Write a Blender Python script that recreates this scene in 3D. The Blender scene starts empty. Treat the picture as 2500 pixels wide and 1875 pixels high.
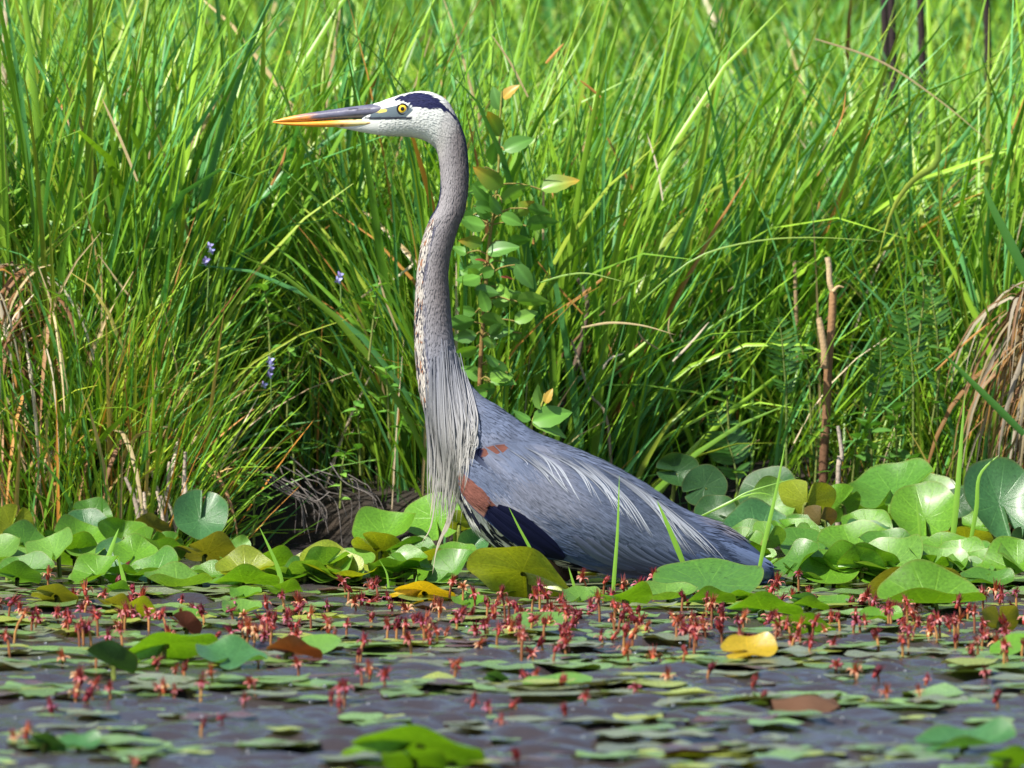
import bpy, math, random
import numpy as np
from mathutils import Vector, Matrix, Euler
from mathutils.bvhtree import BVHTree

random.seed(7)
RNG = np.random.default_rng(11)
S = bpy.context.scene
COL = S.collection

# ------------------------------------------------------------------ camera
CAM = Vector((0.0, -18.0, 1.10))
AIM = Vector((0.0, 0.0, 0.314))
FWD = (AIM - CAM).normalized()
RIGHT = Vector((1, 0, 0))
UP = RIGHT.cross(FWD).normalized()
DIST = (AIM - CAM).length
PPM = 1600.0                       # photograph pixels per metre at the bird
FPX = PPM * DIST
cam_data = bpy.data.cameras.new('camera')
cam_data.sensor_width = 36.0
cam_data.lens = FPX / 2500.0 * 36.0
cam_data.clip_end = 2000.0
cam_data.dof.use_dof = True
cam_data.dof.focus_distance = DIST
cam_data.dof.aperture_fstop = 11.0
cam = bpy.data.objects.new('camera', cam_data)
cam.location = CAM
cam.rotation_euler = FWD.to_track_quat('-Z', 'Y').to_euler()
COL.objects.link(cam)
S.camera = cam

# ------------------------------------------------------------------ light
SUN = Vector((-0.52, -0.46, 0.92)).normalized()      # direction towards the sun
world = bpy.data.worlds.new('World')
S.world = world
world.use_nodes = True
wn = world.node_tree.nodes
bg = wn['Background']
sky = wn.new('ShaderNodeTexSky')
sky.sky_type = 'NISHITA'
sky.sun_disc = False
sky.sun_elevation = math.asin(SUN.z)
sky.sun_rotation = math.atan2(SUN.x, SUN.y)
sky.air_density = 1.0
sky.dust_density = 1.4
sky.ozone_density = 1.6
world.node_tree.links.new(sky.outputs[0], bg.inputs[0])
bg.inputs[1].default_value = 0.095
sun_data = bpy.data.lights.new('sun', 'SUN')
sun_data.energy = 5.0
sun_data.angle = math.radians(0.5)
sun_data.color = (1.0, 0.95, 0.86)
sun = bpy.data.objects.new('sun', sun_data)
sun.rotation_euler = SUN.to_track_quat('Z', 'Y').to_euler()
sun.location = (-6, -6, 9)
COL.objects.link(sun)
S.view_settings.view_transform = 'Standard'
S.view_settings.look = 'None'
S.view_settings.gamma = 1.0
S.view_settings.use_curve_mapping = False
S.view_settings.exposure = 0.92
S.cycles.max_bounces = 6
S.cycles.transparent_max_bounces = 4

# ------------------------------------------------------------------ helpers
def at(px, py, Y=0.0):
    d = FWD + RIGHT * ((px - 1250.0) / FPX) + UP * ((937.5 - py) / FPX)
    return CAM + d * ((Y - CAM.y) / d.y)

def at_z(px, py, z=0.0):
    d = FWD + RIGHT * ((px - 1250.0) / FPX) + UP * ((937.5 - py) / FPX)
    return CAM + d * ((z - CAM.z) / d.z)

def scale_at(Y):                   # metres per photograph pixel at depth Y
    return (Y - CAM.y) / FWD.y / FPX

def water_y(py):
    return at_z(1250, py, 0.0).y

def tag(o, label=None, cat=None, group=None, kind=None):
    if label: o['label'] = label
    if cat: o['category'] = cat
    if group: o['group'] = group
    if kind: o['kind'] = kind
    return o

def link(name, data, parent=None):
    o = bpy.data.objects.new(name, data)
    COL.objects.link(o)
    if parent is not None: o.parent = parent
    return o

def empty(name, loc=(0, 0, 0)):
    o = bpy.data.objects.new(name, None)
    o.empty_display_size = 0.05
    o.location = loc
    COL.objects.link(o)
    return o

def make_mesh(name, v, f, mat=None, cols=None, uv=None, smooth=True):
    """v (n,3); f (m,k) one polygon size; cols (n,3); uv (n,2) per vertex"""
    v = np.asarray(v, np.float32).reshape(-1, 3)
    f = np.asarray(f, np.int32)
    me = bpy.data.meshes.new(name)
    k = f.shape[1]
    me.vertices.add(len(v)); me.vertices.foreach_set('co', v.ravel())
    me.loops.add(f.size); me.loops.foreach_set('vertex_index', f.ravel())
    me.polygons.add(len(f))
    me.polygons.foreach_set('loop_start', np.arange(len(f), dtype=np.int32) * k)
    if smooth:
        me.polygons.foreach_set('use_smooth', np.ones(len(f), bool))
    if cols is not None:
        a = me.color_attributes.new('Col', 'FLOAT_COLOR', 'POINT')
        c = np.ones((len(v), 4), np.float32); c[:, :3] = cols
        a.data.foreach_set('color', c.ravel())
    if uv is not None:
        l = me.uv_layers.new(name='UV')
        l.data.foreach_set('uv', np.asarray(uv, np.float32)[f.ravel()].ravel())
    me.update(calc_edges=True)
    me.validate()
    if mat is not None: me.materials.append(mat)
    return me

def grid_faces(nu, nv, wrap=False):
    i, j = np.meshgrid(np.arange(nu - 1), np.arange(nv if wrap else nv - 1), indexing='ij')
    j2 = (j + 1) % nv
    return np.stack([i * nv + j, (i + 1) * nv + j, (i + 1) * nv + j2, i * nv + j2], -1).reshape(-1, 4)

def hash2(ix, iy, seed=0):
    h = (ix.astype(np.int64) * 374761393 + iy.astype(np.int64) * 668265263 + seed * 1442695041) & 0x7fffffff
    h = ((h ^ (h >> 13)) * 1274126177) & 0x7fffffff
    return ((h ^ (h >> 16)) & 0xffff) / 65535.0

def vnoise(x, y, seed=0):
    x = np.asarray(x, float); y = np.asarray(y, float)
    ix = np.floor(x); iy = np.floor(y)
    fx = x - ix; fy = y - iy
    fx = fx * fx * (3 - 2 * fx); fy = fy * fy * (3 - 2 * fy)
    a = hash2(ix, iy, seed); b = hash2(ix + 1, iy, seed)
    c = hash2(ix, iy + 1, seed); d = hash2(ix + 1, iy + 1, seed)
    return (a * (1 - fx) + b * fx) * (1 - fy) + (c * (1 - fx) + d * fx) * fy

def in_poly(px, py, poly):
    px = np.asarray(px, float); py = np.asarray(py, float)
    r = np.zeros(px.shape, bool)
    n = len(poly)
    for i in range(n):
        x0, y0 = poly[i]; x1, y1 = poly[(i + 1) % n]
        if y0 == y1: continue
        c = ((y0 > py) != (y1 > py)) & (px < (x1 - x0) * (py - y0) / (y1 - y0) + x0)
        r ^= c
    return r

def catmull(P, n):
    """resample rows of P (k,d) to n rows, evenly by parameter"""
    P = np.asarray(P, float)
    k = len(P)
    t = np.linspace(0, k - 1, n)
    i = np.clip(np.floor(t).astype(int), 0, k - 2)
    u = (t - i)[:, None]
    p0 = P[np.clip(i - 1, 0, k - 1)]; p1 = P[i]; p2 = P[i + 1]; p3 = P[np.clip(i + 2, 0, k - 1)]
    return 0.5 * (2 * p1 + (p2 - p0) * u + (2 * p0 - 5 * p1 + 4 * p2 - p3) * u ** 2 + (3 * p1 - p0 - 3 * p2 + p3) * u ** 3)

def tube(points, radii, seg=8, mat=None, name='tube', cols=None):
    P = np.array([tuple(p) for p in points], float)
    n = len(P)
    T = np.gradient(P, axis=0); T /= np.linalg.norm(T, axis=1)[:, None] + 1e-9
    ref = np.array([0.31, -0.95, 0.05])
    A = np.cross(T, ref); A /= np.linalg.norm(A, axis=1)[:, None] + 1e-9
    B = np.cross(T, A)
    a = np.linspace(0, 2 * np.pi, seg, endpoint=False)
    r = np.asarray(radii, float).reshape(-1, 1, 1) * np.ones((n, 1, 1))
    V = P[:, None] + r * (A[:, None] * np.cos(a)[None, :, None] + B[:, None] * np.sin(a)[None, :, None])
    f = grid_faces(n, seg, True)
    c = None if cols is None else np.repeat(np.asarray(cols, float), seg, axis=0)
    return make_mesh(name, V.reshape(-1, 3), f, mat, c)

# ------------------------------------------------------------------ materials
class NT:
    def __init__(self, name):
        self.m = bpy.data.materials.new(name); self.m.use_nodes = True
        self.t = self.m.node_tree; self.n = self.t.nodes; self.l = self.t.links
        self.p = self.n['Principled BSDF']; self.out = self.n['Material Output']
    def new(self, kind, **kw):
        nd = self.n.new('ShaderNode' + kind)
        for k, v in kw.items(): setattr(nd, k, v)
        return nd
    def lk(self, a, b): self.l.new(a, b)
    def val(self, sock, v): sock.default_value = v
    def math(self, op, a, b=None):
        nd = self.new('Math', operation=op)
        for k, x in enumerate((a, b)):
            if x is None: continue
            if isinstance(x, (int, float)): nd.inputs[k].default_value = x
            else: self.lk(x, nd.inputs[k])
        return nd.outputs[0]
    def mix(self, fac, a, b, blend='MIX'):
        nd = self.new('Mix', data_type='RGBA', blend_type=blend)
        for s, x in ((nd.inputs[0], fac), (nd.inputs[6], a), (nd.inputs[7], b)):
            if isinstance(x, (int, float)): s.default_value = x
            elif isinstance(x, tuple): s.default_value = (*x[:3], 1)
            else: self.lk(x, s)
        return nd.outputs[2]
    def noise(self, scale, detail=2, rough=0.5, vec=None):
        nd = self.new('TexNoise')
        nd.inputs['Scale'].default_value = scale; nd.inputs['Detail'].default_value = detail
        nd.inputs['Roughness'].default_value = rough
        if vec is not None: self.lk(vec, nd.inputs['Vector'])
        return nd
    def ramp(self, fac, stops):
        nd = self.new('ValToRGB'); self.lk(fac, nd.inputs[0])
        e = nd.color_ramp.elements
        while len(e) < len(stops): e.new(0.5)
        for k, (p, c) in enumerate(stops):
            e[k].position = p
            e[k].color = (*c, 1) if isinstance(c, tuple) else (c, c, c, 1)
        return nd.outputs[0]
    def bump(self, h, strength, dist=0.01):
        nd = self.new('Bump'); nd.inputs['Strength'].default_value = strength; nd.inputs['Distance'].default_value = dist
        self.lk(h, nd.inputs['Height']); self.lk(nd.outputs[0], self.p.inputs['Normal'])
        return nd.outputs[0]
    def translucent(self, col, fac):
        tr = self.new('BsdfTranslucent'); self.lk(col, tr.inputs[0])
        mx = self.new('MixShader'); mx.inputs[0].default_value = fac
        self.lk(self.p.outputs[0], mx.inputs[1]); self.lk(tr.outputs[0], mx.inputs[2])
        self.lk(mx.outputs[0], self.out.inputs[0])

def mat_vcol(name, rough=0.5, spec=0.4, trans=0.0, bump=None, vary=0.12, nscale=60.0, rand=False):
    t = NT(name)
    a = t.new('VertexColor', layer_name='Col')
    tc = t.new('TexCoord')
    nz = t.noise(nscale, 3, 0.6, tc.outputs['Object'])
    f = t.math('MULTIPLY_ADD', nz.outputs[0], 2 * vary); f.node.inputs[2].default_value = 1 - vary
    c = t.mix(1.0, a.outputs[0], f, 'MULTIPLY')
    if rand:
        oi = t.new('ObjectInfo')
        c = t.mix(1.0, c, t.ramp(oi.outputs['Random'], [(0.0, (0.65, 0.5, 0.7)), (0.5, (1.05, 1.0, 1.0)), (1.0, (1.4, 1.6, 1.4))]), 'MULTIPLY')
    t.lk(c, t.p.inputs['Base Color'])
    t.p.inputs['Roughness'].default_value = rough
    t.p.inputs['Specular IOR Level'].default_value = spec
    if bump: t.bump(nz.outputs[0], bump[0], bump[1])
    if trans:
        c2 = t.mix(1.0, c, (1.15, 1.30, 0.45), 'MULTIPLY')
        t.translucent(c2, trans)
    return t.m

M_GRASS = mat_vcol('sedge_blade', 0.38, 0.40, 0.24, vary=0.10, nscale=25)
M_DRY = mat_vcol('dry_blade', 0.6, 0.25, 0.15, vary=0.18, nscale=60)
M_LEAF = mat_vcol('leaf', 0.38, 0.45, 0.30, vary=0.15, nscale=80)
M_BARK = mat_vcol('bark', 0.75, 0.2, 0.0, bump=(0.6, 0.003), vary=0.3, nscale=180)
M_BILL = mat_vcol('bill_horn', 0.34, 0.45, 0.0, bump=(0.25, 0.0012), vary=0.16, nscale=160)
M_EYE = mat_vcol('eye', 0.06, 0.6, 0.0, vary=0.02)
M_FLOWER = mat_vcol('flower', 0.5, 0.3, 0.25, vary=0.15, nscale=300, rand=True)

def mat_feather(name, along=14.0, across=420.0, strength=0.5, rough=0.7, vary=0.22, spec=0.15):
    t = NT(name)
    a = t.new('VertexColor', layer_name='Col')
    uv = t.new('UVMap', uv_map='UV')
    mp = t.new('Mapping'); mp.inputs['Scale'].default_value = (along, across, 1)
    t.lk(uv.outputs[0], mp.inputs[0])
    nz = t.noise(1.0, 3, 0.6, mp.outputs[0])
    mp2 = t.new('Mapping'); mp2.inputs['Scale'].default_value = (along * 2.2, across * 0.12, 1)
    t.lk(uv.outputs[0], mp2.inputs[0])
    n2 = t.noise(1.0, 2, 0.5, mp2.outputs[0])
    s = t.math('ADD', nz.outputs[0], n2.outputs[0])
    f = t.math('MULTIPLY_ADD', s, vary * 1.6); f.node.inputs[2].default_value = 1 - vary * 1.6
    c = t.mix(1.0, a.outputs[0], f, 'MULTIPLY')
    t.lk(c, t.p.inputs['Base Color'])
    t.p.inputs['Roughness'].default_value = rough
    t.p.inputs['Specular IOR Level'].default_value = spec
    t.p.inputs['Sheen Weight'].default_value = 0.0
    t.bump(s, strength, 0.0015)
    return t.m

M_BODY = mat_feather('plumage', 22, 380, 0.22, vary=0.13)
M_WING = mat_feather('wing_plumage', 10, 260, 0.7, vary=0.36, spec=0.06)
M_PLUME = mat_feather('plume_feather', 8, 900, 0.3, vary=0.10)

def mat_pad(name, rough, trans, veins=True):
    t = NT(name)
    oi = t.new('ObjectInfo')
    uv = t.new('UVMap', uv_map='UV')
    sx = t.new('SeparateXYZ'); t.lk(uv.outputs[0], sx.inputs[0])     # x = angle 0..1, y = radius 0..1
    tc = t.new('TexCoord')
    addv = t.new('VectorMath', operation='ADD'); t.lk(tc.outputs['Object'], addv.inputs[0])
    rv = t.new('CombineXYZ'); r100 = t.math('MULTIPLY', oi.outputs['Random'], 40.0); t.lk(r100, rv.inputs[0]); t.lk(rv.outputs[0], addv.inputs[1])
    n1 = t.noise(14, 4, 0.6, addv.outputs[0]); n2 = t.noise(130, 3, 0.6, addv.outputs[0])
    f1 = t.ramp(n1.outputs[0], [(0.3, 0.72), (0.7, 1.25)])
    c = t.mix(1.0, oi.outputs['Color'], f1, 'MULTIPLY')
    h = t.math('MULTIPLY', n2.outputs[0], 0.5)
    if veins:
        s = t.math('SINE', t.math('MULTIPLY', sx.outputs[0], 2 * math.pi * 11))
        vv = t.math('POWER', t.math('MAXIMUM', s, 0.0), 26.0)
        vv = t.math('MULTIPLY', vv, t.math('SUBTRACT', 1.0, t.math('POWER', sx.outputs[1], 3.0)))
        c = t.mix(t.math('MULTIPLY', vv, 0.75), c, t.mix(1.0, c, (1.7, 1.5, 1.4), 'MULTIPLY'))
        h = t.math('SUBTRACT', h, t.math('MULTIPLY', vv, 0.8))
    vo = t.new('TexVoronoi'); vo.inputs['Scale'].default_value = 55; t.lk(addv.outputs[0], vo.inputs['Vector'])
    speck = t.ramp(vo.outputs['Distance'], [(0.10, 1.0), (0.17, 0.0)])
    speck = t.math('MULTIPLY', speck, t.ramp(n1.outputs[0], [(0.5, 0.0), (0.62, 1.0)]))
    c = t.mix(t.math('MULTIPLY', speck, 0.7), c, (0.09, 0.055, 0.015))
    # yellowing and brown scars with a shape of their own
    n3 = t.noise(9, 5, 0.7, addv.outputs[0])
    spot = t.ramp(n3.outputs[0], [(0.66, 0.0), (0.74, 1.0)])
    c = t.mix(t.math('MULTIPLY', spot, 0.55), c, (0.20, 0.15, 0.02))
    edge = t.ramp(sx.outputs[1], [(0.95, 0.0), (1.0, 1.0)])
    c = t.mix(t.math('MULTIPLY', edge, 0.35), c, (0.20, 0.17, 0.04))
    t.lk(c, t.p.inputs['Base Color'])
    rr = t.math('MULTIPLY_ADD', n1.outputs[0], 0.16); rr.node.inputs[2].default_value = rough - 0.08
    t.lk(rr, t.p.inputs['Roughness'])
    t.p.inputs['Specular IOR Level'].default_value = 0.5
    t.p.inputs['Coat Weight'].default_value = 0.22
    t.p.inputs['Coat Roughness'].default_value = 0.28
    t.bump(h, 0.35, 0.002)
    c2 = t.mix(1.0, c, (1.5, 1.35, 0.4), 'MULTIPLY')
    t.translucent(c2, trans)
    return t.m

M_PAD = mat_pad('lily_leaf', 0.30, 0.34)
M_SMALLPAD = mat_pad('floating_pad', 0.26, 0.10, veins=False)

def mat_water():
    t = NT('pond_water')
    t.p.inputs['Base Color'].default_value = (0.034, 0.028, 0.030, 1)
    t.p.inputs['Roughness'].default_value = 0.05
    t.p.inputs['IOR'].default_value = 1.333
    tc = t.new('TexCoord')
    mp = t.new('Mapping'); mp.inputs['Scale'].default_value = (1.0, 1.5, 1); t.lk(tc.outputs['Object'], mp.inputs[0])
    nz = t.noise(70, 3, 0.6, mp.outputs[0])
    t.bump(nz.outputs[0], 0.5, 0.004)
    return t.m
M_WATER = mat_water()

def mat_ground(name, a, b, scale, bs):
    t = NT(name)
    tc = t.new('TexCoord')
    n = t.noise(scale, 6, 0.65, tc.outputs['Object'])
    c = t.mix(t.ramp(n.outputs[0], [(0.35, 0.0), (0.65, 1.0)]), a, b)
    t.lk(c, t.p.inputs['Base Color']); t.p.inputs['Roughness'].default_value = 0.85
    t.bump(n.outputs[0], bs, 0.03)
    return t.m
M_GROUND = mat_ground('bank_peat', (0.010, 0.007, 0.004), (0.028, 0.017, 0.008), 22, 1.0)

# ------------------------------------------------------------------ ground and water
def edge_y(x):
    x = np.asarray(x, float)
    e = 1.02 + 0.06 * np.sin(x * 5.1 + 1) + 0.04 * np.sin(x * 11.3)
    e = e + 0.30 / (1 + np.exp(-(x - 0.22) * 9)) + 0.13 * np.exp(-((x + 0.34) / 0.14) ** 2) - 0.12 / (1 + np.exp((x + 0.62) * 14))
    return e

def ground_z(x, y):
    x = np.asarray(x, float); y = np.asarray(y, float)
    d = y - edge_y(x)
    s = 1 / (1 + np.exp(-np.clip(d * 26, -40, 40)))
    far = np.clip(d, 0, 60)
    return -0.34 + s * 0.43 + 0.055 * np.minimum(far, 9) + 0.05 * s * (vnoise(x * 4, y * 4, 3) - 0.5)

def axis(dense0, dense1, step, lo, hi):
    mid = np.arange(dense0, dense1 + 1e-6, step)
    out_hi = dense1 + np.geomspace(step * 3, hi - dense1, 18)
    out_lo = dense0 - np.geomspace(step * 3, dense0 - lo, 18)
    return np.concatenate([out_lo[::-1], mid, out_hi])

xs = axis(-2.6, 2.6, 0.06, -220, 220); ys = axis(0.5, 3.0, 0.04, -80, 600)
X, Y = np.meshgrid(xs, ys, indexing='ij')
Z = ground_z(X, Y)
gm = make_mesh('ground', np.stack([X, Y, Z], -1).reshape(-1, 3), grid_faces(len(xs), len(ys))[:, ::-1].copy(), M_GROUND)
tag(link('ground', gm), kind='structure')

xs = axis(-1.25, 1.25, 0.011, -60, 60); ys = axis(-4.2, 0.9, 0.013, -40, 1.8)
X, Y = np.meshgrid(xs, ys, indexing='ij')
def wave_z(X, Y):
    z = np.zeros_like(X)
    for k, (lam, ang, amp, ph) in enumerate([(0.145, 0.25, 1.5, 0.3), (0.105, -0.5, 1.1, 1.7), (0.083, 0.9, .9, 4.1), (0.061, -0.15, .75, 2.2), (0.046, 0.55, .5, 0.9), (0.19, -0.9, 1.5, 5.0)]):
        warp = 3.0 * vnoise(X * 3 + k * 7, Y * 3, 20 + k)
        z += amp * 0.001 * np.sin(2 * np.pi / lam * (X * np.sin(ang) + Y * np.cos(ang)) + ph + warp)
    patch = 1.3 + 2.0 * vnoise(X * 1.7, Y * 1.9, 33)
    return z * patch
Z = wave_z(X, Y)
wm = make_mesh('water', np.stack([X, Y, Z], -1).reshape(-1, 3), grid_faces(len(xs), len(ys))[:, ::-1].copy(), M_WATER)
tag(link('water', wm), kind='structure')

# ------------------------------------------------------------------ grass blades
def blades(base, az, length, width, tilt, bend, cbase, ctip, twist=None, seg=6, power=1.5, fold=0.22):
    n = len(base)
    s = np.linspace(0, 1, seg + 1)
    th = tilt[:, None] + bend[:, None] * s[None] ** power
    dirs = np.stack([np.sin(th) * np.cos(az)[:, None], np.sin(th) * np.sin(az)[:, None], np.cos(th)], -1)
    step = dirs[:, :-1] * 0.5 + dirs[:, 1:] * 0.5
    P = np.concatenate([np.zeros((n, 1, 3)), np.cumsum(step, 1)], 1) * (length / seg)[:, None, None] + base[:, None]
    side = np.stack([-np.sin(az), np.cos(az), np.zeros(n)], -1)[:, None] * np.ones((1, seg + 1, 1))
    nor = np.cross(dirs, side)
    tw = (twist if twist is not None else np.zeros(n))[:, None] * (0.4 + 0.6 * s)[None]
    W = side * np.cos(tw)[..., None] + nor * np.sin(tw)[..., None]
    N = np.cross(dirs, W)
    prof = np.minimum(1.0, 0.55 + 1.6 * s) * np.clip(1 - s ** 2.6, 0.0, 1)
    hw = (width[:, None] * 0.5 * prof[None])[..., None]
    hw[:, -1] = 0.0004
    L = P - W * hw; R = P + W * hw; Mi = P + N * hw * fold * 2
    V = np.stack([L, Mi, R], 2).reshape(-1, 3)
    f1 = grid_faces(seg + 1, 3)
    F = (f1[None] + (np.arange(n) * (seg + 1) * 3)[:, None, None]).reshape(-1, 4)
    C = cbase[:, None] * (1 - s)[None, :, None] + ctip[:, None] * s[None, :, None]
    C = np.repeat(C[:, :, None], 3, 2).reshape(-1, 3)
    return V, F, C

G_BRIGHT = np.array([0.240, 0.430, 0.034]); G_MID = np.array([0.082, 0.225, 0.020]); G_COOL = np.array([0.085, 0.265, 0.080])
G_YEL = np.array([0.27, 0.38, 0.04]); TAN = np.array([0.42, 0.33, 0.17]); ORANGE = np.array([0.40, 0.20, 0.05]); BROWN = np.array([0.16, 0.08, 0.035]); PALE = np.array([0.55, 0.47, 0.34])

def blade_colors(n, dead=0.05, r=RNG):
    t = r.random((n, 1)); k = r.random((n, 1))
    c = G_MID * (1 - t) + G_BRIGHT * t
    c = np.where(k < 0.22, G_COOL * (0.8 + 0.5 * t), c)
    c = np.where(k > 0.88, G_YEL * (0.6 + 0.5 * t), c)
    d = r.random((n, 1)); w = r.random((n, 1))
    dd = np.where(w < 0.45, TAN, np.where(w < 0.75, ORANGE, np.where(w < 0.9, PALE, BROWN)))
    c = np.where(d < dead, dd * (0.7 + 0.5 * t), c)
    return c * (0.8 + 0.4 * r.random((n, 1)))

def meadow(name, label, y0, y1, clumps, per, hmin, hmax, wmin, wmax, spread, lean, xw, dead, seed, seg=6, clump_r=0.07, push=0.0, tint=(1, 1, 1), xc=None, xs=None):
    r = np.random.default_rng(seed)
    cx = r.uniform(-1, 1, clumps); cy = r.random(clumps) ** 1.25
    cd = cy * (y1 - y0) + y0
    cx = cx * (xw + 0.06 * cd) if xc is None else xc + cx * xs
    cyy = edge_y(cx) + cd
    hollow = ((np.abs(cx + 0.36) < 0.19) & (cd < 0.22)) | ((np.abs(cx - 0.42) < 0.25) & (cd < 0.32) & (r.random(clumps) < 0.86))
    cyy = np.where(hollow, cyy + 0.36, cyy)
    if push: cyy = np.where((cx < -0.22) & (cx > -1.2), cyy + push, cyy)
    n = clumps * per
    ci = np.repeat(np.arange(clumps), per)
    rad = clump_r * np.sqrt(r.random(n)); an = r.uniform(0, 2 * np.pi, n)
    bx = cx[ci] + rad * np.cos(an); by = cyy[ci] + rad * np.sin(an)
    base = np.stack([bx, by, ground_z(bx, by) - 0.01], -1)
    hc = r.uniform(hmin, hmax, clumps)
    length = hc[ci] * r.uniform(0.55, 1.12, n)
    az = an + r.normal(0, 0.7, n)
    tilt = np.abs(r.normal(0, spread, n)) + 0.02
    bend = np.abs(r.normal(0.25, 0.38, n)) + 0.05
    droop = r.random(n) < 0.10
    bend = np.where(droop & (length > 0.3), bend + r.uniform(0.4, 1.0, n), bend)
    # common lean of the clump, towards +x or -x
    lx = lean(cx, cyy) + r.normal(0, 0.13, clumps)
    vx = np.cos(az) * tilt + lx[ci]; vy = np.sin(az) * tilt
    az2 = np.arctan2(vy, vx); tilt2 = np.hypot(vx, vy)
    width = r.uniform(wmin, wmax, n) * (0.6 + 0.4 * length / hmax)
    c = blade_colors(n, dead, r) * np.array(tint) * (0.85 + 0.3 * r.random((clumps, 1)))[ci]
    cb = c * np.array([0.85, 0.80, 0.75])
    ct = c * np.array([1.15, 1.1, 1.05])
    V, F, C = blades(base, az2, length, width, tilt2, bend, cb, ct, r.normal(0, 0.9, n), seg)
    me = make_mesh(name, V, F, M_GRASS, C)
    return tag(link(name, me), label, 'grass', kind='stuff')

lean_front = lambda x, y: np.where(x > 0.15, 0.20, 0.04) + 0.10 * np.sin(x * 3)
meadow('tall_sedge', 'tall bright green sedge standing thick along the pond bank', 0.05, 0.75, 150, 48, 0.40, 0.95, 0.0095, 0.0190, 0.16, lean_front, 1.35, 0.03, 1, push=0.16)
meadow('fine_grass', 'thin fine green grass growing between the broad sedge blades', 0.10, 1.4, 95, 55, 0.25, 0.72, 0.004, 0.009, 0.42, lambda x, y: 0.1 * np.sin(x * 4), 1.35, 0.05, 4, seg=6, clump_r=0.12)
meadow('sedge_meadow', 'dense green sedge meadow behind the front row of grass', 0.75, 7.5, 500, 54, 0.38, 0.74, 0.009, 0.020, 0.40, lambda x, y: 0.25 * np.sin(x * 2 + y), 1.5, 0.025, 2, seg=5, clump_r=0.13)
meadow('bank_grass', 'sunlit yellow green short grass and dead blades on the bank before the sedge', -0.01, 0.26, 95, 60, 0.16, 0.48, 0.004, 0.011, 0.30, lambda x, y: 0.12 * np.sin(x * 9), 0.01, 0.14, 6, seg=6, clump_r=0.06, tint=(1.2, 1.1, 0.9), xc=-0.84, xs=0.30)
meadow('low_grass', 'short thin green and orange grass at the foot of the sedge', 0.0, 0.4, 130, 60, 0.14, 0.40, 0.003, 0.007, 0.36, lambda x, y: 0 * x, 1.4, 0.16, 3, seg=5, clump_r=0.07)

# ------------------------------------------------------------------ heron
heron = empty('heron', (at(1340, 1440).x, 0.0, 0.0))
tag(heron, 'great blue heron standing in the pond, neck raised, facing away from its tail to open water', 'bird')
heron['label'] = 'tall grey blue heron with long raised neck and orange bill wading among lily pads'
HX = Vector(heron.location)

# side-view sections: front/under point, back/top point, half width (photograph pixels)
SEC = [
 (822,310.5, 822,309.5, 1), (845,315, 846,307, 7), (868,320, 876,296, 13), (890,324, 903,259, 19), (918,329, 930,248, 26),
 (950,332, 955,239, 33), (985,333, 990,228.5, 39), (1012,336, 1030,222.5, 42), (1034,342, 1064,229, 42), (1049,350, 1091,246, 40),
 (1060,359, 1112,279, 37), (1068,373, 1128,314, 34), (1073,396, 1138,355, 32), (1076,428, 1143,407, 31), (1075,468, 1142,461, 31),
 (1068,502, 1134,514, 32), (1055,526, 1120,551, 33), (1042,556, 1108,590, 34), (1031,590, 1100,618, 35), (1024,630, 1096,645, 35),
 (1018,672, 1094,677, 36), (1014,730, 1097,727, 37), (1012,808, 1104,808, 40), (1015,878, 1116,871, 46), (1023,944, 1134,917, 54),
 (1036,1000, 1169,961, 66), (1054,1060, 1211,989, 82), (1076,1122, 1255,1020, 98), (1100,1180, 1300,1051, 112), (1122,1232, 1362,1078, 124),
 (1150,1283, 1420,1101, 132), (1192,1322, 1480,1128, 136), (1248,1357, 1540,1160, 134), (1315,1380, 1600,1197, 126), (1405,1392, 1646,1228, 112),
 (1500,1400, 1692,1252, 96), (1600,1406, 1742,1270, 82), (1700,1411, 1793,1298, 70), (1788,1415, 1842,1337, 58), (1856,1418, 1880,1373, 44),
 (1887,1412, 1892,1398, 18)]
SEC = np.array(SEC, float)
NR, NA = 560, 104
mid0 = (SEC[:, :2] + SEC[:, 2:4]) / 2
# even sampling by arc length
fine = catmull(SEC, 4000)
dl = np.linalg.norm(np.diff((fine[:, :2] + fine[:, 2:4]) / 2, axis=0), axis=1)
cl = np.concatenate([[0], np.cumsum(dl)])
RS = np.stack([np.interp(np.linspace(0, cl[-1], NR), cl, fine[:, k]) for k in range(5)], -1)
RPARAM = np.interp(np.linspace(0, cl[-1], NR), cl, np.linspace(0, len(SEC) - 1, 4000))
ang = np.linspace(0, 2 * np.pi, NA, endpoint=False)
cpx = (RS[:, :2] + RS[:, 2:4]) / 2
hpx = (RS[:, 2:4] - RS[:, :2]) / 2
cosA = np.cos(ang); sinA = np.sin(ang)
PX = cpx[:, None, 0] + hpx[:, None, 0] * cosA[None]
PY = cpx[:, None, 1] + hpx[:, None, 1] * cosA[None]
WY = -RS[:, 4][:, None] * np.sign(sinA)[None] * np.abs(sinA)[None] ** 0.86
SECT = np.repeat(RPARAM[:, None], NA, 1)
FB = np.repeat(cosA[None], NR, 0)                  # -1 front .. +1 back
P00 = at(0, 0); P10 = at(1000, 0); P01 = at(0, 1000)
def side_xz(px, py):
    px = np.asarray(px, float); py = np.asarray(py, float)
    dz = (937.5 - py) / FPX
    dy = FWD.y + UP.y * dz
    k = (0 - CAM.y) / dy
    return CAM.x + (px - 1250.0) / FPX * k, CAM.z + (FWD.z + UP.z * dz) * k
XX, ZZ = side_xz(PX, PY)
V = np.stack([XX, WY / PPM, ZZ], -1)

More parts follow.
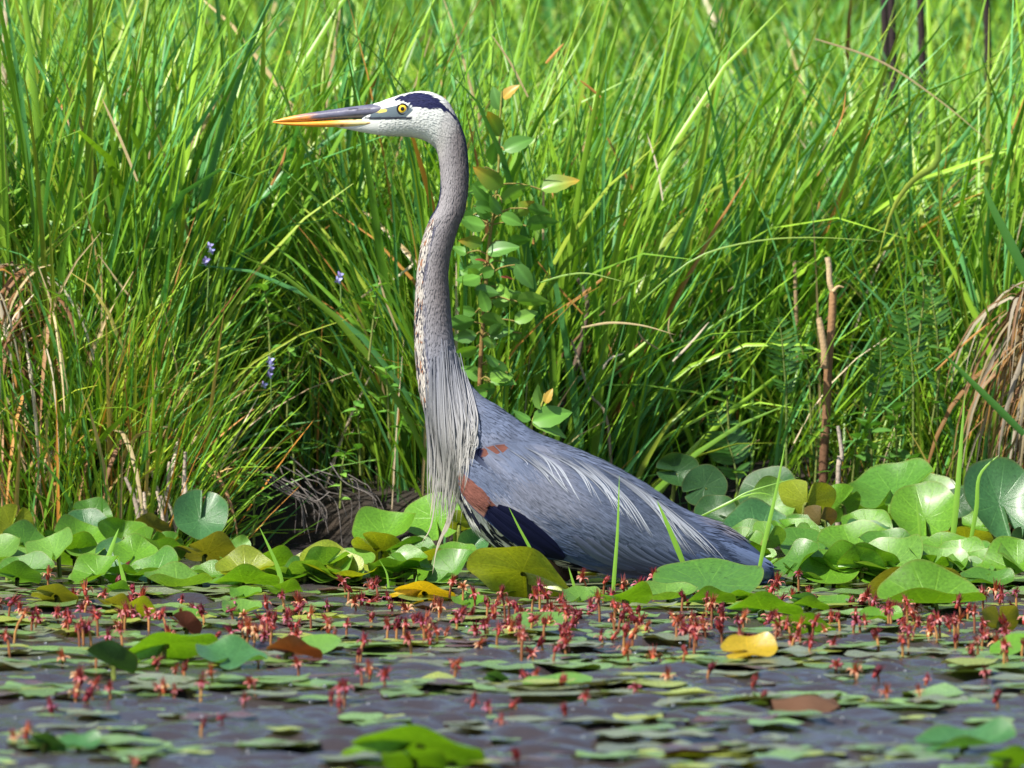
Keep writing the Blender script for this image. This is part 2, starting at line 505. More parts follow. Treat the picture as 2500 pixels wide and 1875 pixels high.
CROWN = [(955,244),(970,238),(987,231),(1020,227),(1047,229),(1068,242),(1087,258),(1101,269),(1116,288),(1096,276),(1074,265),(1047,263),(1020,264),(1003,256),(987,249),(965,247)]
LORES = [(905,268),(944,263),(968,256),(1001,257),(1008,268),(1000,279),(992,283),(1003,290),(960,288),(905,288)]
RUFOUS = [(1128,1138),(1138,1148),(1150,1162),(1169,1182),(1188,1193),(1205,1217),(1193,1227),(1190,1234),(1183,1256),(1164,1241),(1145,1222),(1130,1203),(1122,1181),(1118,1157)]
RUFOUS2 = [(1172,1098),(1185,1085),(1215,1080),(1248,1083),(1236,1097),(1203,1104),(1183,1113)]
BLACKP = [(1193,1225),(1210,1221),(1231,1223),(1253,1233),(1277,1250),(1301,1268),(1338,1302),(1362,1331),(1383,1352),(1373,1360),(1309,1351),(1272,1330),(1229,1299),(1205,1275),(1184,1258),(1189,1234)]
NAVY = [(1128,1140),(1140,1105),(1150,1085),(1172,1078),(1178,1100),(1180,1128),(1165,1118),(1150,1135)]
C_GREY = np.array([0.096, 0.118, 0.178]); C_BLUE = np.array([0.017, 0.035, 0.090]); C_NAVY = np.array([0.0022, 0.0035, 0.016])
C_WHITE = np.array([0.60, 0.62, 0.59]); C_NECK = np.array([0.190, 0.172, 0.178]); C_RUF = np.array([0.125, 0.050, 0.038])

def lerp(a, b, t): return a * (1 - t[..., None]) + b * t[..., None]
def sstep(x, a, b):
    t = np.clip((x - a) / (b - a), 0, 1); return t * t * (3 - 2 * t)

def wing_color(px, py):
    jx = (vnoise(px * 0.13, py * 0.13, 1) - 0.5) * 7; jy = (vnoise(px * 0.13, py * 0.13, 2) - 0.5) * 7
    qx, qy = px + jx, py + jy
    c = np.zeros(np.shape(px) + (3,)) + C_GREY
    d = (py - (1085 + (px - 1200) * 0.52)) / 220.0            # distance below the back line
    c = lerp(c, C_BLUE, sstep(d, 0.25, 0.95) * 0.9)
    c = lerp(c, C_BLUE * 0.75, sstep(px, 1560, 1800) * 0.8)
    mot = vnoise(px * 0.035 + py * 0.02, py * 0.03 - px * 0.02, 5)
    big = vnoise(px * 0.016, py * 0.02, 16)
    c = lerp(c, np.array([0.150, 0.160, 0.205]), sstep(big, 0.5, 0.8) * (1 - sstep(px, 1330, 1480)) * 0.75)
    mot2 = vnoise(px * 0.11 - py * 0.05, py * 0.035 + px * 0.01, 6)
    c = c * (0.60 + 0.50 * mot + 0.32 * mot2)[..., None]
    low = sstep(py, 1340, 1385) * sstep(px, 1380, 1420) * (1 - sstep(px, 1520, 1640))
    c = lerp(c, np.array([0.115, 0.11, 0.12]), low * 0.6)
    pale = np.exp(-(((qx - 1240) / 46) ** 2 + ((qy - (1222 + (qx - 1240) * 0.62)) / 9) ** 2))
    c = lerp(c, np.array([0.24, 0.24, 0.26]), np.clip(pale * 1.0, 0, 1))
    c = np.where(in_poly(qx, qy, BLACKP)[..., None], C_NAVY * (0.8 + 0.8 * mot)[..., None], c)
    r = in_poly(qx, qy, RUFOUS) | in_poly(qx, qy, RUFOUS2)
    c = np.where(r[..., None], lerp(np.zeros_like(c) + C_RUF, np.array([0.17, 0.09, 0.065]), sstep(py, 1205, 1245) * 0.8) * (0.75 + 0.5 * mot)[..., None], c)
    c = np.where(in_poly(qx, qy, NAVY)[..., None], C_NAVY * 1.3, c)
    return c

def body_color(px, py, sec, fb, along):
    jx = (vnoise(px * 0.25, py * 0.25, 1) - 0.5) * 5; jy = (vnoise(px * 0.25, py * 0.25, 2) - 0.5) * 5
    qx, qy = px + jx, py + jy
    c = np.zeros(np.shape(px) + (3,)) + C_NECK
    # neck: lit front flank and shaded browner back put into the colour, bluish below
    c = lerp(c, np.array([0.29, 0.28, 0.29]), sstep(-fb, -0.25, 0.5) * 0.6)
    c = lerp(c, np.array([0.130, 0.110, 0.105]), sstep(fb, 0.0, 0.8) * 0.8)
    c = lerp(c, np.array([0.17, 0.18, 0.22]), sstep(sec, 20.5, 24))
    # body
    c = lerp(c, wing_color(px, py), sstep(sec + 1.2 * fb, 25.0, 26.6))
    # streaked fore-neck
    streak = vnoise(along * 0.06, fb * 30 + 30, 9)
    st2 = vnoise(along * 0.11 + 5, fb * 24, 10)
    wfore = sstep(sec, 15.4, 16.4) * (1 - sstep(sec, 26.5, 28))
    fore = sstep(-fb, 0.42, 0.62) * wfore
    fcol = np.zeros_like(c) + np.array([0.40, 0.37, 0.33])
    fcol = np.where((streak > 0.66)[..., None], np.array([0.03, 0.03, 0.045]), fcol)
    fcol = np.where((st2 > 0.76)[..., None], np.array([0.24, 0.12, 0.07]), fcol)
    edge = np.exp(-((fb + 0.46) / 0.10) ** 2) * wfore * (vnoise(along * 0.06, fb * 12, 12) > 0.52)
    c = lerp(c, fcol, fore)
    c = lerp(c, np.array([0.035, 0.04, 0.08]), np.clip(edge, 0, 1) * 0.85)
    # dark line down the upper throat
    thr = sstep(-fb, 0.86, 0.95) * sstep(sec, 12.6, 13.4) * (1 - sstep(sec, 16.0, 16.6))
    c = lerp(c, np.array([0.02, 0.025, 0.06]), thr)
    # belly streaks
    bel = sstep(-fb, 0.36, 0.50) * sstep(sec, 27.6, 28.4) * (1 - sstep(sec, 33.6, 34.4))
    bs = vnoise(along * 0.012, fb * 26, 14) + 0.25 * vnoise(along * 0.03, fb * 60, 15)
    bc = np.where((bs > 0.66)[..., None], np.array([0.012, 0.014, 0.03]), np.array([0.60, 0.60, 0.57]))
    c = lerp(c, bc, bel)
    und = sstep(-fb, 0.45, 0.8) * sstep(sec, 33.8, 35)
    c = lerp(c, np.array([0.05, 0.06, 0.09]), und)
    rump = np.exp(-(((px - 1745) / 55) ** 2 + ((py - (1268 + (px - 1745) * 0.55)) / 16) ** 2))
    c = lerp(c, np.array([0.26, 0.24, 0.26]), np.clip(rump, 0, 1) * 0.8)
    # head
    head = 1 - sstep(sec + 0.02 * (px - 1060), 10.2, 12.4)
    hc = np.zeros_like(c) + C_WHITE
    hc = lerp(hc, np.array([0.40, 0.38, 0.37]), sstep(px + 0.25 * (py - 300), 1055, 1085) * 0.8)
    c = lerp(c, hc, head)
    isl = in_poly(px, py, LORES) & (sec < 9)
    c = np.where(isl[..., None], np.array([0.085, 0.115, 0.135]), c)
    dk = (np.abs(py - 287.5) < 2.2) & (px > 890) & (px < 1006) & (sec < 9)
    c = np.where(dk[..., None], np.array([0.03, 0.035, 0.05]), c)
    yl = (((px - 929) / 15) ** 2 + ((py - 269.5) / 4.6) ** 2 < 1) & (sec < 9)
    c = np.where(yl[..., None], np.array([0.72, 0.56, 0.10]), c)
    cr = in_poly(qx, qy, CROWN) & (sec < 12.5)
    c = np.where(cr[..., None], np.array([0.011, 0.014, 0.055]), c)
    nape = sstep(fb, 0.80, 0.95) * sstep(sec, 9.8, 10.4) * (1 - sstep(sec, 12.6, 14))
    c = lerp(c, np.array([0.03, 0.035, 0.07]), nape)
    return c

ALONG = np.repeat(np.linspace(0, cl[-1], NR)[:, None], NA, 1)
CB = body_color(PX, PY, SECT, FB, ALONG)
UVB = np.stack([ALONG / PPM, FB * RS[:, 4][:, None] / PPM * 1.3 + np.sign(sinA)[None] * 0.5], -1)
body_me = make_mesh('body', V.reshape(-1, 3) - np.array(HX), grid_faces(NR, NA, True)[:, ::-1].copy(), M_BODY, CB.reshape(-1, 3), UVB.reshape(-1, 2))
link('body', body_me, heron)

BV = BVHTree.FromPolygons([Vector(p) for p in V.reshape(-1, 3)], [tuple(f) for f in grid_faces(NR, NA, True).tolist()])
def surf_y(px, py):
    x, z = side_xz(px, py)
    h = BV.ray_cast(Vector((float(x), -2.0, float(z))), Vector((0, 1, 0)))
    return None if h[0] is None else h[0].y

# wing: a shell lying on the flank
TOPW = [(1118,1128),(1150,1100),(1215,1076),(1300,1078),(1400,1110),(1500,1155),(1590,1205),(1665,1255),(1730,1310),(1790,1372),(1822,1402)]
BOTW = [(1118,1160),(1126,1198),(1155,1235),(1196,1270),(1250,1316),(1306,1350),(1385,1364),(1480,1394),(1600,1404),(1720,1411),(1822,1414)]
NU, NV = 120, 50
tw = catmull(TOPW, NU); bw = catmull(BOTW, NU)
v01 = np.linspace(0, 1, NV)
WPX = tw[:, None, 0] * (1 - v01)[None] + bw[:, None, 0] * v01[None]
WPY = tw[:, None, 1] * (1 - v01)[None] + bw[:, None, 1] * v01[None]
WYY = np.zeros((NU, NV))
for i in range(NU):
    last = -0.02
    for j in range(NV):
        y = surf_y(WPX[i, j], WPY[i, j])
        if y is None: y = last
        last = y
        WYY[i, j] = y
# smooth the sampled surface and lift it
for _ in range(6):
    WYY[1:-1, 1:-1] = 0.25 * (WYY[:-2, 1:-1] + WYY[2:, 1:-1] + WYY[1:-1, :-2] + WYY[1:-1, 2:])
uu = np.linspace(0, 1, NU)[:, None]
lift = (0.003 + 0.012 * np.sin(np.pi * np.clip(uu * 1.02, 0, 1)) ** 0.6 * sstep(v01, 0.0, 0.55)[None]) 
# keep the lower edge from wrapping under: hang straight
low_ref = np.minimum.accumulate(WYY, axis=1)
WYY = WYY * 0.35 + low_ref * 0.65 - lift
wx, wz = side_xz(WPX, WPY)
WV = np.stack([wx, WYY, wz], -1)
inner = WV.copy(); inner[..., 1] += 0.010 * sstep(v01, 0.2, 1.0)[None] + 0.001
WC = wing_color(WPX, WPY)
wuv = np.stack([np.repeat(uu * 0.45, NV, 1), np.repeat((v01 * 0.14)[None], NU, 0)], -1)
def stitch(a, b):
    f = grid_faces(NU, NV)
    n = NU * NV
    fs = [f, f[:, ::-1] + n]
    e = []
    for i in range(NU - 1):
        e.append([i * NV + NV - 1, (i + 1) * NV + NV - 1, n + (i + 1) * NV + NV - 1, n + i * NV + NV - 1])
    for j in range(NV - 1):
        e.append([(NU - 1) * NV + j + 1, (NU - 1) * NV + j, n + (NU - 1) * NV + j, n + (NU - 1) * NV + j + 1])
    fs.append(np.array(e))
    return np.concatenate(fs)
wing_f = stitch(NU, NV)
wing_v = np.concatenate([WV.reshape(-1, 3), inner.reshape(-1, 3)])
wing_c = np.concatenate([WC.reshape(-1, 3)] * 2); wing_u = np.concatenate([wuv.reshape(-1, 2)] * 2)
wing = link('wing', make_mesh('wing', wing_v - np.array(HX), wing_f, M_WING, wing_c, wing_u), heron)
wv2 = wing_v.copy(); wv2[:, 1] *= -1
link('wing', make_mesh('wing', wv2 - np.array(HX), wing_f[:, ::-1].copy(), M_WING, wing_c, wing_u), heron)
WBV = BVHTree.FromPolygons([Vector(p) for p in wing_v], [tuple(f) for f in wing_f.tolist()])
def skin_y(px, py):
    x, z = side_xz(px, py)
    o = Vector((float(x), -2.0, float(z))); d = Vector((0, 1, 0))
    a = BV.ray_cast(o, d)[0]; b = WBV.ray_cast(o, d)[0]
    ys = [p.y for p in (a, b) if p is not None]
    return min(ys) if ys else None

def feather(name, path, width, col0, col1, mat, lift0, lift1, parent, seg=12, across=5, shape='covert', side=-1, crown=0.15, fall=None):
    """path: side-view pixel points; the feather lies on the bird's skin, camera side"""
    C = catmull(path, seg + 1)
    T = np.gradient(C, axis=0); T /= np.linalg.norm(T, axis=1)[:, None]
    N = np.stack([-T[:, 1], T[:, 0]], -1)
    s = np.linspace(0, 1, seg + 1)
    if shape == 'covert':
        prof = np.sqrt(np.clip(1 - (np.abs(s - 0.45) / 0.56) ** 2.6, 0, 1)) * (0.7 + 0.3 * s)
    elif shape == 'lance':
        prof = np.minimum(1, 0.35 + 2.2 * s) * np.clip(1 - s ** 2.2, 0, 1)
    else:
        prof = np.minimum(1, 0.5 + 2 * s) * np.clip(1 - s ** 5, 0, 1)
    prof[-1] = max(prof[-1], 0.03)
    a = np.linspace(-1, 1, across)
    QX = C[:, None, 0] + N[:, None, 0] * a[None] * (width * 0.5 * prof)[:, None]
    QY = C[:, None, 1] + N[:, None, 1] * a[None] * (width * 0.5 * prof)[:, None]
    YS = np.zeros((seg + 1, across)); last = None
    cy = []
    for i in range(seg + 1):
        y = skin_y(C[i, 0], C[i, 1])
        if y is None: y = (last if last is not None else -0.01) * (0.9 if fall is None else fall)
        last = y; cy.append(y)
    cy = np.array(cy)
    cy[1:-1] = 0.25 * cy[:-2] + 0.5 * cy[1:-1] + 0.25 * cy[2:]
    for i in range(seg + 1):
        for j in range(across):
            y = skin_y(QX[i, j], QY[i, j]) if width > 12 else cy[i]
            if y is None or abs(y - cy[i]) > 0.02: y = cy[i]
            YS[i, j] = y
    YS = YS - (lift0 + (lift1 - lift0) * s)[:, None] - crown * width / PPM * (1 - a ** 2)[None] * 0.5
    x, z = side_xz(QX, QY)
    vv = np.stack([x, YS, z], -1).reshape(-1, 3) - np.array(HX)
    cc = np.array(col0)[None, None] * (1 - s)[:, None, None] + np.array(col1)[None, None] * s[:, None, None]
    cc = cc * (1.0 + 0.07 * np.abs(a) ** 3)[None, :, None] * (1 - 0.10 * np.exp(-(a / 0.12) ** 2))[None, :, None] if shape == 'covert' else np.repeat(cc, across, 1)
    L = np.linalg.norm(C[-1] - C[0]) / PPM
    uvv = np.stack([np.repeat((s * L)[:, None], across, 1) + random.random() * 5, np.repeat((a * width / PPM * 0.5)[None], seg + 1, 0)], -1).reshape(-1, 2)
    me = make_mesh(name, vv, grid_faces(seg + 1, across), mat, cc.reshape(-1, 3), uvv)
    return link(name, me, parent)

# covert and flight feathers, laid in rows from the tail forwards
rr = random.Random(5)
rows = []
for u in np.linspace(0.94, 0.10, 15):
    for v in np.linspace(0.10, 0.93, 10):
        rows.append((u + rr.uniform(-0.02, 0.02), v + rr.uniform(-0.03, 0.03)))
TIPDIR = lambda u, v: math.radians(30 + 22 * (1 - abs(2 * v - 0.9)) - 8 * u + (10 if u < 0.35 else 0))
n_cov = 0
for u, v in rows:
    fi = u * (NU - 1); i = int(fi); j = int(v * (NV - 1))
    i = min(max(i, 0), NU - 1); j = min(max(j, 0), NV - 1)
    x0, y0 = WPX[i, j], WPY[i, j]
    blk = bool(in_poly(np.array(x0 + 12.), np.array(y0 + 8.), BLACKP)); ruf = bool(in_poly(np.array(x0 + 8.), np.array(y0 + 6.), RUFOUS))
    if blk or bool(in_poly(np.array(x0 + 8.), np.array(y0 + 6.), RUFOUS2)): continue
    ln = rr.uniform(80, 115) * (1.0 + 0.9 * max(0, u - 0.3) * v); wd = rr.uniform(24, 38)
    if ruf: ln *= 0.45; wd *= 0.6
    a = TIPDIR(u, v) + rr.uniform(-0.10, 0.10)
    pth = [(x0, y0), (x0 + ln * 0.5 * math.cos(a), y0 + ln * 0.5 * math.sin(a)), (x0 + ln * math.cos(a - 0.12), y0 + ln * math.sin(a - 0.12))]
    xe, ye = pth[-1]
    ii = int(np.argmin((tw[:, 0] * .5 + bw[:, 0] * .5 - xe) ** 2))
    yb = float(np.interp(xe, bw[:, 0], bw[:, 1]))
    if ye > yb - 2: 
        k = max(0.3, (yb - 2 - y0) / max(1, ye - y0))
        pth = [(x0 + (px - x0) * (0.5 + 0.5 * k), y0 + (py - y0) * k) for px, py in pth]
    cx_, cy_ = pth[1]
    inb = bool(in_poly(np.array(cx_), np.array(cy_), BLACKP))
    if inb: continue
    c = wing_color(np.array([x0 + 10.]), np.array([y0 + 8.]))[0]
    c1 = wing_color(np.array([cx_]), np.array([cy_]))[0]
    k = rr.uniform(0.93, 1.08)
    feather('covert_feather', pth, wd, c * k, c1 * k, M_WING, 0.0006, 0.0007 + rr.uniform(0, 0.0005), wing, seg=9, across=7)
    n_cov += 1
# the black wing patch: three long overlapping feathers
for (a, b, c, w) in [((1200, 1235), (1270, 1285), (1378, 1354), 42), ((1195, 1246), (1240, 1290), (1330, 1346), 30), ((1215, 1228), (1275, 1262), (1366, 1336), 30)]:
    feather('shoulder_feather', [a, b, c], w, C_NAVY, C_NAVY * 0.9, M_WING, 0.002, 0.004, wing, seg=12, across=7)
# long secondaries at the lower edge
for k in range(11):
    x0 = 1400 + k * 33; y0 = 1300 + k * 5.5
    x1 = min(1835, x0 + 150 + k * 3); y1 = min(1411, 1385 + k * 2.6)
    c = wing_color(np.array([x0 + 60.]), np.array([1360.]))[0] * rr.uniform(0.85, 1.15)
    feather('flight_feather', [(x0, y0), ((x0 + x1) / 2 - 14, (y0 + y1) / 2 + 8), (x1, y1)], 24, c, c * 1.1, M_WING, 0.003, 0.0045, wing, seg=12, across=7)
# soft contour feathers over the wing
def wing_contour(n, seed):
    r_ = random.Random(seed)
    VV, CC, UU = [], [], []
    for _ in range(n):
        u = r_.uniform(0.02, 0.95); v = r_.uniform(0.03, 0.95)
        i = int(u * (NU - 1)); j = int(v * (NV - 1))
        x0, y0 = WPX[i, j] + r_.uniform(-3, 3), WPY[i, j] + r_.uniform(-3, 3)
        a = TIPDIR(u, v) + r_.gauss(0, 0.09); L = r_.uniform(34, 80) * (1 + 0.5 * u); w = r_.uniform(3.0, 8.0)
        yb = float(np.interp(x0 + L * math.cos(a), bw[:, 0], bw[:, 1]))
        if y0 + L * math.sin(a) > yb - 1: continue
        pts = []
        for t in (0.0, 0.5, 1.0):
            px, py = x0 + L * t * math.cos(a - 0.1 * t), y0 + L * t * math.sin(a - 0.1 * t)
            y = skin_y(px, py)
            if y is None: break
            pts.append((px, py, y))
        if len(pts) < 3 or abs(pts[2][2] - pts[0][2]) > 0.03: continue
        q = []
        for (px, py, y), hw, lf in zip(pts, (0.5, 1.0, 0.12), (0.0008, 0.0022, 0.0026 + r_.uniform(0, .0012))):
            for sg in (-1, 1):
                qx = px - math.sin(a) * w * 0.5 * hw * sg; qy = py + math.cos(a) * w * 0.5 * hw * sg
                x, z = side_xz(qx, qy); q.append((float(x), y - lf, float(z)))
        k0 = wing_color(np.array([x0]), np.array([y0]))[0]; k1 = wing_color(np.array([pts[2][0]]), np.array([pts[2][1]]))[0]
        if np.abs(np.log((k0 + 0.004) / (k1 + 0.004))).max() > 0.75: continue
        VV.append(q)
        CC.append([wing_color(np.array([x0]), np.array([y0]))[0] * r_.uniform(0.9, 1.12)] * 6)
        o_ = r_.random() * 4; UU.append([(o_, -.002), (o_, .002), (o_ + .02, -.002), (o_ + .02, .002), (o_ + .04, -.001), (o_ + .04, .001)])
    m_ = len(VV)
    F = (np.array([[0, 1, 3, 2], [2, 3, 5, 4]])[None] + (np.arange(m_) * 6)[:, None, None]).reshape(-1, 4)
    o = link('contour_feathers', make_mesh('contour_feathers', np.array(VV).reshape(-1, 3) - np.array(HX), F, M_WING, np.array(CC).reshape(-1, 3), np.array(UU).reshape(-1, 2)), wing)
    o['kind'] = 'stuff'
wing_contour(5200, 8)
# tail feathers
for k in range(6):
    t = k / 5
    p0 = (1690 + 20 * t, 1290 + 70 * t); p1 = (1790 + 12 * t, 1340 + 50 * t); p2 = (1888 - 8 * t, 1384 + 30 * t)
    c = np.array([0.070, 0.095, 0.165]) * rr.uniform(0.85, 1.25)
    feather('tail_feather', [p0, p1, p2], 34, c, c * 1.05, M_WING, 0.001, 0.002, heron, seg=12, across=7)

# back plumes
key = [((1300,1092),(1362,1135),(1418,1221)), ((1330,1098),(1420,1150),(1470,1226)), ((1285,1100),(1345,1150),(1388,1196)), ((1265,1098),(1318,1140),(1352,1182)),
       ((1380,1112),(1470,1180),(1545,1262)), ((1420,1120),(1500,1190),(1568,1297)), ((1440,1128),(1530,1215),(1592,1307)), ((1500,1152),(1600,1240),(1681,1347)),
       ((1540,1172),(1660,1275),(1762,1370)), ((1560,1185),(1690,1290),(1748,1352)), ((1470,1140),(1590,1215),(1664,1330)), ((1520,1160),(1640,1250),(1725,1345)), ((1350,1102),(1450,1160),(1510,1245))]
def jit(p, s): return (p[0] + rr.gauss(0, s), p[1] + rr.gauss(0, s))
for q in range(64):
    k = key[q % len(key)]
    s0 = 9 if q >= len(key) else 0
    sh = rr.uniform(-26, 26) if q >= len(key) else 0
    sh2 = rr.uniform(-46, 8) if q >= len(key) else 0
    pth = [(k[0][0] + sh, k[0][1] + sh * 0.45 + abs(rr.gauss(0, 3))), (k[1][0] + sh + sh2 * .3, k[1][1] + sh * 0.6 + sh2 * 0.2), (k[2][0] + sh + sh2, k[2][1] + sh * 0.6 + sh2)]
    lum = rr.uniform(0.75, 1.15)
    feather('back_plume', pth, rr.uniform(2.2, 4.2), np.array([0.10, 0.115, 0.155]) * lum, np.array([0.40, 0.43, 0.48]) * lum, M_PLUME, 0.004, 0.0075 + rr.uniform(0, 0.002), heron, seg=14, across=3, shape='lance')

# breast plumes: long strands hanging off the lower neck
keyb = [((1052,960),(1052,1060),(1058,1150),(1058,1215)), ((1062,930),(1066,1040),(1076,1150),(1080,1240)), ((1075,910),(1082,1030),(1092,1150),(1090,1280)),
        ((1090,900),(1100,1010),(1112,1110),(1100,1230)), ((1105,910),(1121,1010),(1126,1090),(1118,1190)), ((1116,930),(1136,1010),(1140,1075),(1124,1150)),
        ((1128,960),(1150,1015),(1156,1060),(1142,1105)), ((1045,985),(1047,1070),(1052,1120),(1050,1170)), ((1098,920),(1118,1030),(1126,1130),(1106,1250)), ((1070,920),(1074,1040),(1084,1140),(1070,1260))]
for q in range(150):
    k = keyb[q % len(keyb)]
    dx = rr.gauss(0, 7); dx2 = dx + rr.gauss(0, 4); dy = rr.uniform(-75, 40)
    pth = [(k[0][0] + dx, k[0][1] + dy), (k[1][0] + dx, k[1][1] + dy * .7), (k[2][0] + dx2, k[2][1] + dy * .5), (k[3][0] + dx2 + rr.gauss(0, 3), k[3][1] + rr.uniform(-45, 30))]
    pth = [(max(p[0], 1044 if p[1] > 1000 else 1030), p[1]) for p in pth]
    lum = rr.uniform(0.55, 1.2)
    feather('breast_plume', pth, rr.uniform(2.0, 3.8), np.array([0.19, 0.20, 0.24]) * lum, np.array([0.40, 0.385, 0.345]) * lum, M_PLUME, 0.002 + rr.uniform(0, .003), 0.006 + rr.uniform(0, 0.008), heron, seg=14, across=3, shape='strand', fall=0.97)
for pth in [[(1100,1080),(1112,1180),(1092,1270),(1068,1330),(1056,1400)], [(1110,1100),(1120,1190),(1096,1280),(1072,1320),(1060,1372)], [(1105,1090),(1118,1180),(1100,1260),(1080,1310),(1064,1350)],
            [(1060,1080),(1066,1180),(1060,1240),(1050,1290),(1031,1322)], [(1052,1090),(1056,1160),(1056,1220),(1050,1262)], [(1090,1100),(1100,1200),(1094,1260),(1078,1300)], [(1076,1100),(1082,1180),(1082,1248)]]:
    feather('breast_plume', pth, 4.2, np.array([0.36, 0.35, 0.35]), np.array([0.46, 0.40, 0.28]), M_PLUME, 0.004, 0.010, heron, seg=18, across=3, shape='strand', fall=0.97)

# short contour feathers all over head and neck
def contour(n, sec0, sec1, lmin, lmax, wmin, wmax, lift, seed):
    r = np.random.default_rng(seed)
    ok = np.where((RPARAM >= sec0) & (RPARAM <= sec1))[0]
    ri = r.choice(ok, n); ai = r.integers(0, NA, n)
    keep = ~((PX[ri, ai] < 1010) & (PY[ri, ai] > 255) & (PY[ri, ai] < 292))
    ri, ai = ri[keep], ai[keep]; n = len(ri)
    r2 = np.minimum(ri + 3, NR - 1)
    p = V[ri, ai]; t = V[r2, ai] - V[np.maximum(ri - 2, 0), ai]; t /= np.linalg.norm(t, axis=1)[:, None] + 1e-9
    e = V[ri, (ai + 1) % NA] - V[ri, (ai - 1) % NA]; e /= np.linalg.norm(e, axis=1)[:, None] + 1e-9
    nn = np.cross(t, e)
    cen = np.stack([*side_xz(cpx[ri, 0], cpx[ri, 1])], -1); cen = np.stack([cen[:, 0], np.zeros(n), cen[:, 1]], -1)
    sg = np.sign(np.sum(nn * (p - cen), 1)); sg[sg == 0] = 1
    nn *= sg[:, None]
    L = (r.uniform(lmin, lmax, n) / PPM)[:, None]; W = (r.uniform(wmin, wmax, n) / PPM * 0.5)[:, None]
    t = t + e * r.normal(0, 0.10, n)[:, None]
    b = p - nn * 0.0004
    m = p + t * L * 0.55 + nn * (lift * 0.6 / PPM); tip = p + t * L + nn * (lift * r.uniform(0.3, 1.3, n) / PPM)[:, None]
    VV = np.stack([b - e * W * .5, b + e * W * .5, m - e * W, m + e * W, tip - e * W * 0.12, tip + e * W * 0.12], 1)
    F = np.array([[0, 1, 3, 2], [2, 3, 5, 4]])
    F = (F[None] + (np.arange(n) * 6)[:, None, None]).reshape(-1, 4)
    c = body_color(PX[ri, ai], PY[ri, ai], SECT[ri, ai], FB[ri, ai], ALONG[ri, ai]) * (0.93 + 0.14 * r.random((n, 1)))
    C = np.repeat(c[:, None], 6, 1).reshape(-1, 3)
    U = np.stack([np.array([0, 0, .01, .01, .02, .02])[None] + r.random((n, 1)) * 3, np.array([-1, 1, -1, 1, 0, 0])[None] * 0.002 * np.ones((n, 1))], -1).reshape(-1, 2)
    return VV.reshape(-1, 3), F, C, U
parts = [contour(5200, 4, 12, 7, 13, 2.0, 3.4, 1.2, 21), contour(11000, 11, 25, 12, 24, 2.5, 5, 1.8, 22), contour(5000, 23, 30, 20, 40, 4, 8, 2.5, 23), contour(3500, 28, 37, 30, 60, 4, 8, 2.5, 24)]
off = 0; vs = []; fs = []; cs = []; us = []
for a, b, c, d in parts:
    vs.append(a); fs.append(b + off); cs.append(c); us.append(d); off += len(a)
pm = link('contour_feathers', make_mesh('contour_feathers', np.concatenate(vs) - np.array(HX), np.concatenate(fs), M_BODY, np.concatenate(cs), np.concatenate(us)), heron)
pm['kind'] = 'stuff'

# bill
def mandible(name, xs_, top, bot, hw, colf, ridge, parent):
    n = 70; na = 26
    x = np.linspace(xs_[0], xs_[-1], n) if xs_[0] < xs_[-1] else np.linspace(xs_[0], xs_[-1], n)
    t_ = np.interp(x, xs_, top); b_ = np.interp(x, xs_, bot); w_ = np.interp(x, xs_, hw)
    for arr in (t_, b_, w_): arr[1:-1] = (arr[:-2] + 2 * arr[1:-1] + arr[2:]) / 4
    a = np.linspace(0, 2 * np.pi, na, endpoint=False)
    ca = np.cos(a); sa = np.sin(a)
    py = (t_ + b_)[:, None] / 2 - (b_ - t_)[:, None] / 2 * np.sign(ca) * np.abs(ca) ** 0.9
    wy = -w_[:, None] * np.sign(sa) * np.abs(sa) ** ridge
    px = np.repeat(x[:, None], na, 1)
    xx, zz = side_xz(px, py)
    vv = np.stack([xx, wy / PPM, zz], -1).reshape(-1, 3) - np.array(HX)
    f = grid_faces(n, na, True)
    me = make_mesh(name, vv, f[:, ::-1].copy(), M_BILL, colf(px, py).reshape(-1, 3))
    return link(name, me, parent)
bx = [666, 690, 720, 760, 803, 850, 890, 920, 940]
def col_up(px, py):
    g = np.array([0.115, 0.115, 0.165]); o = np.array([0.72, 0.27, 0.035])
    jit_ = (vnoise(px * 0.06, py * 0.3, 40) - 0.5) * 40
    t = sstep(px + jit_ - (py - 285) * 2.0, 705, 790)
    c = lerp(np.zeros(px.shape + (3,)) + o, g, t)
    st = vnoise(px * 0.03, py * 0.5, 41)
    c = c * (0.65 + 0.7 * st)[..., None]
    gr = np.abs(py - (266.5 - (px - 870) * 0.06)) < 1.6
    c = np.where((gr & (px > 850) & (px < 905))[..., None], np.array([0.01, 0.01, 0.03]), c)
    return c
def col_low(px, py):
    o = np.array([0.80, 0.30, 0.03]); y_ = np.array([0.68, 0.56, 0.26])
    c = lerp(np.zeros(px.shape + (3,)) + o, y_, sstep(px + (vnoise(px * .08, py * .4, 42) - .5) * 40, 800, 860))
    br = vnoise(px * 0.09, py * 0.25, 43)
    c = np.where(((br > 0.72) & (px > 830) & (px < 935))[..., None], np.array([0.34, 0.17, 0.07]), c)
    return c
bill = mandible('upper_bill', bx, [296, 288.5, 281.5, 274.5, 268.5, 261.5, 256.5, 252.5, 250], [298, 298.3, 297.5, 295.5, 292.5, 290, 288.5, 288, 288], [1.2, 5, 8, 11, 14, 17, 20, 23, 24], col_up, 1.15, heron)
mandible('lower_bill', bx, [298.2, 298.6, 297.8, 295.9, 292.9, 290.4, 288.9, 288.4, 288.4], [299.5, 304.5, 307.5, 309.5, 310.3, 310, 309.5, 308.5, 308], [1, 4.6, 7.6, 10.5, 13.5, 16.5, 19.5, 22.5, 23.5], col_low, 1.0, heron)

feather('gape_line', [(900, 288.5), (945, 287.5), (985, 286.5), (1006, 290)], 4.2, np.array([0.02, 0.024, 0.035]), np.array([0.03, 0.035, 0.05]), M_PLUME, 0.0012, 0.001, heron, seg=14, across=3, shape='strand')
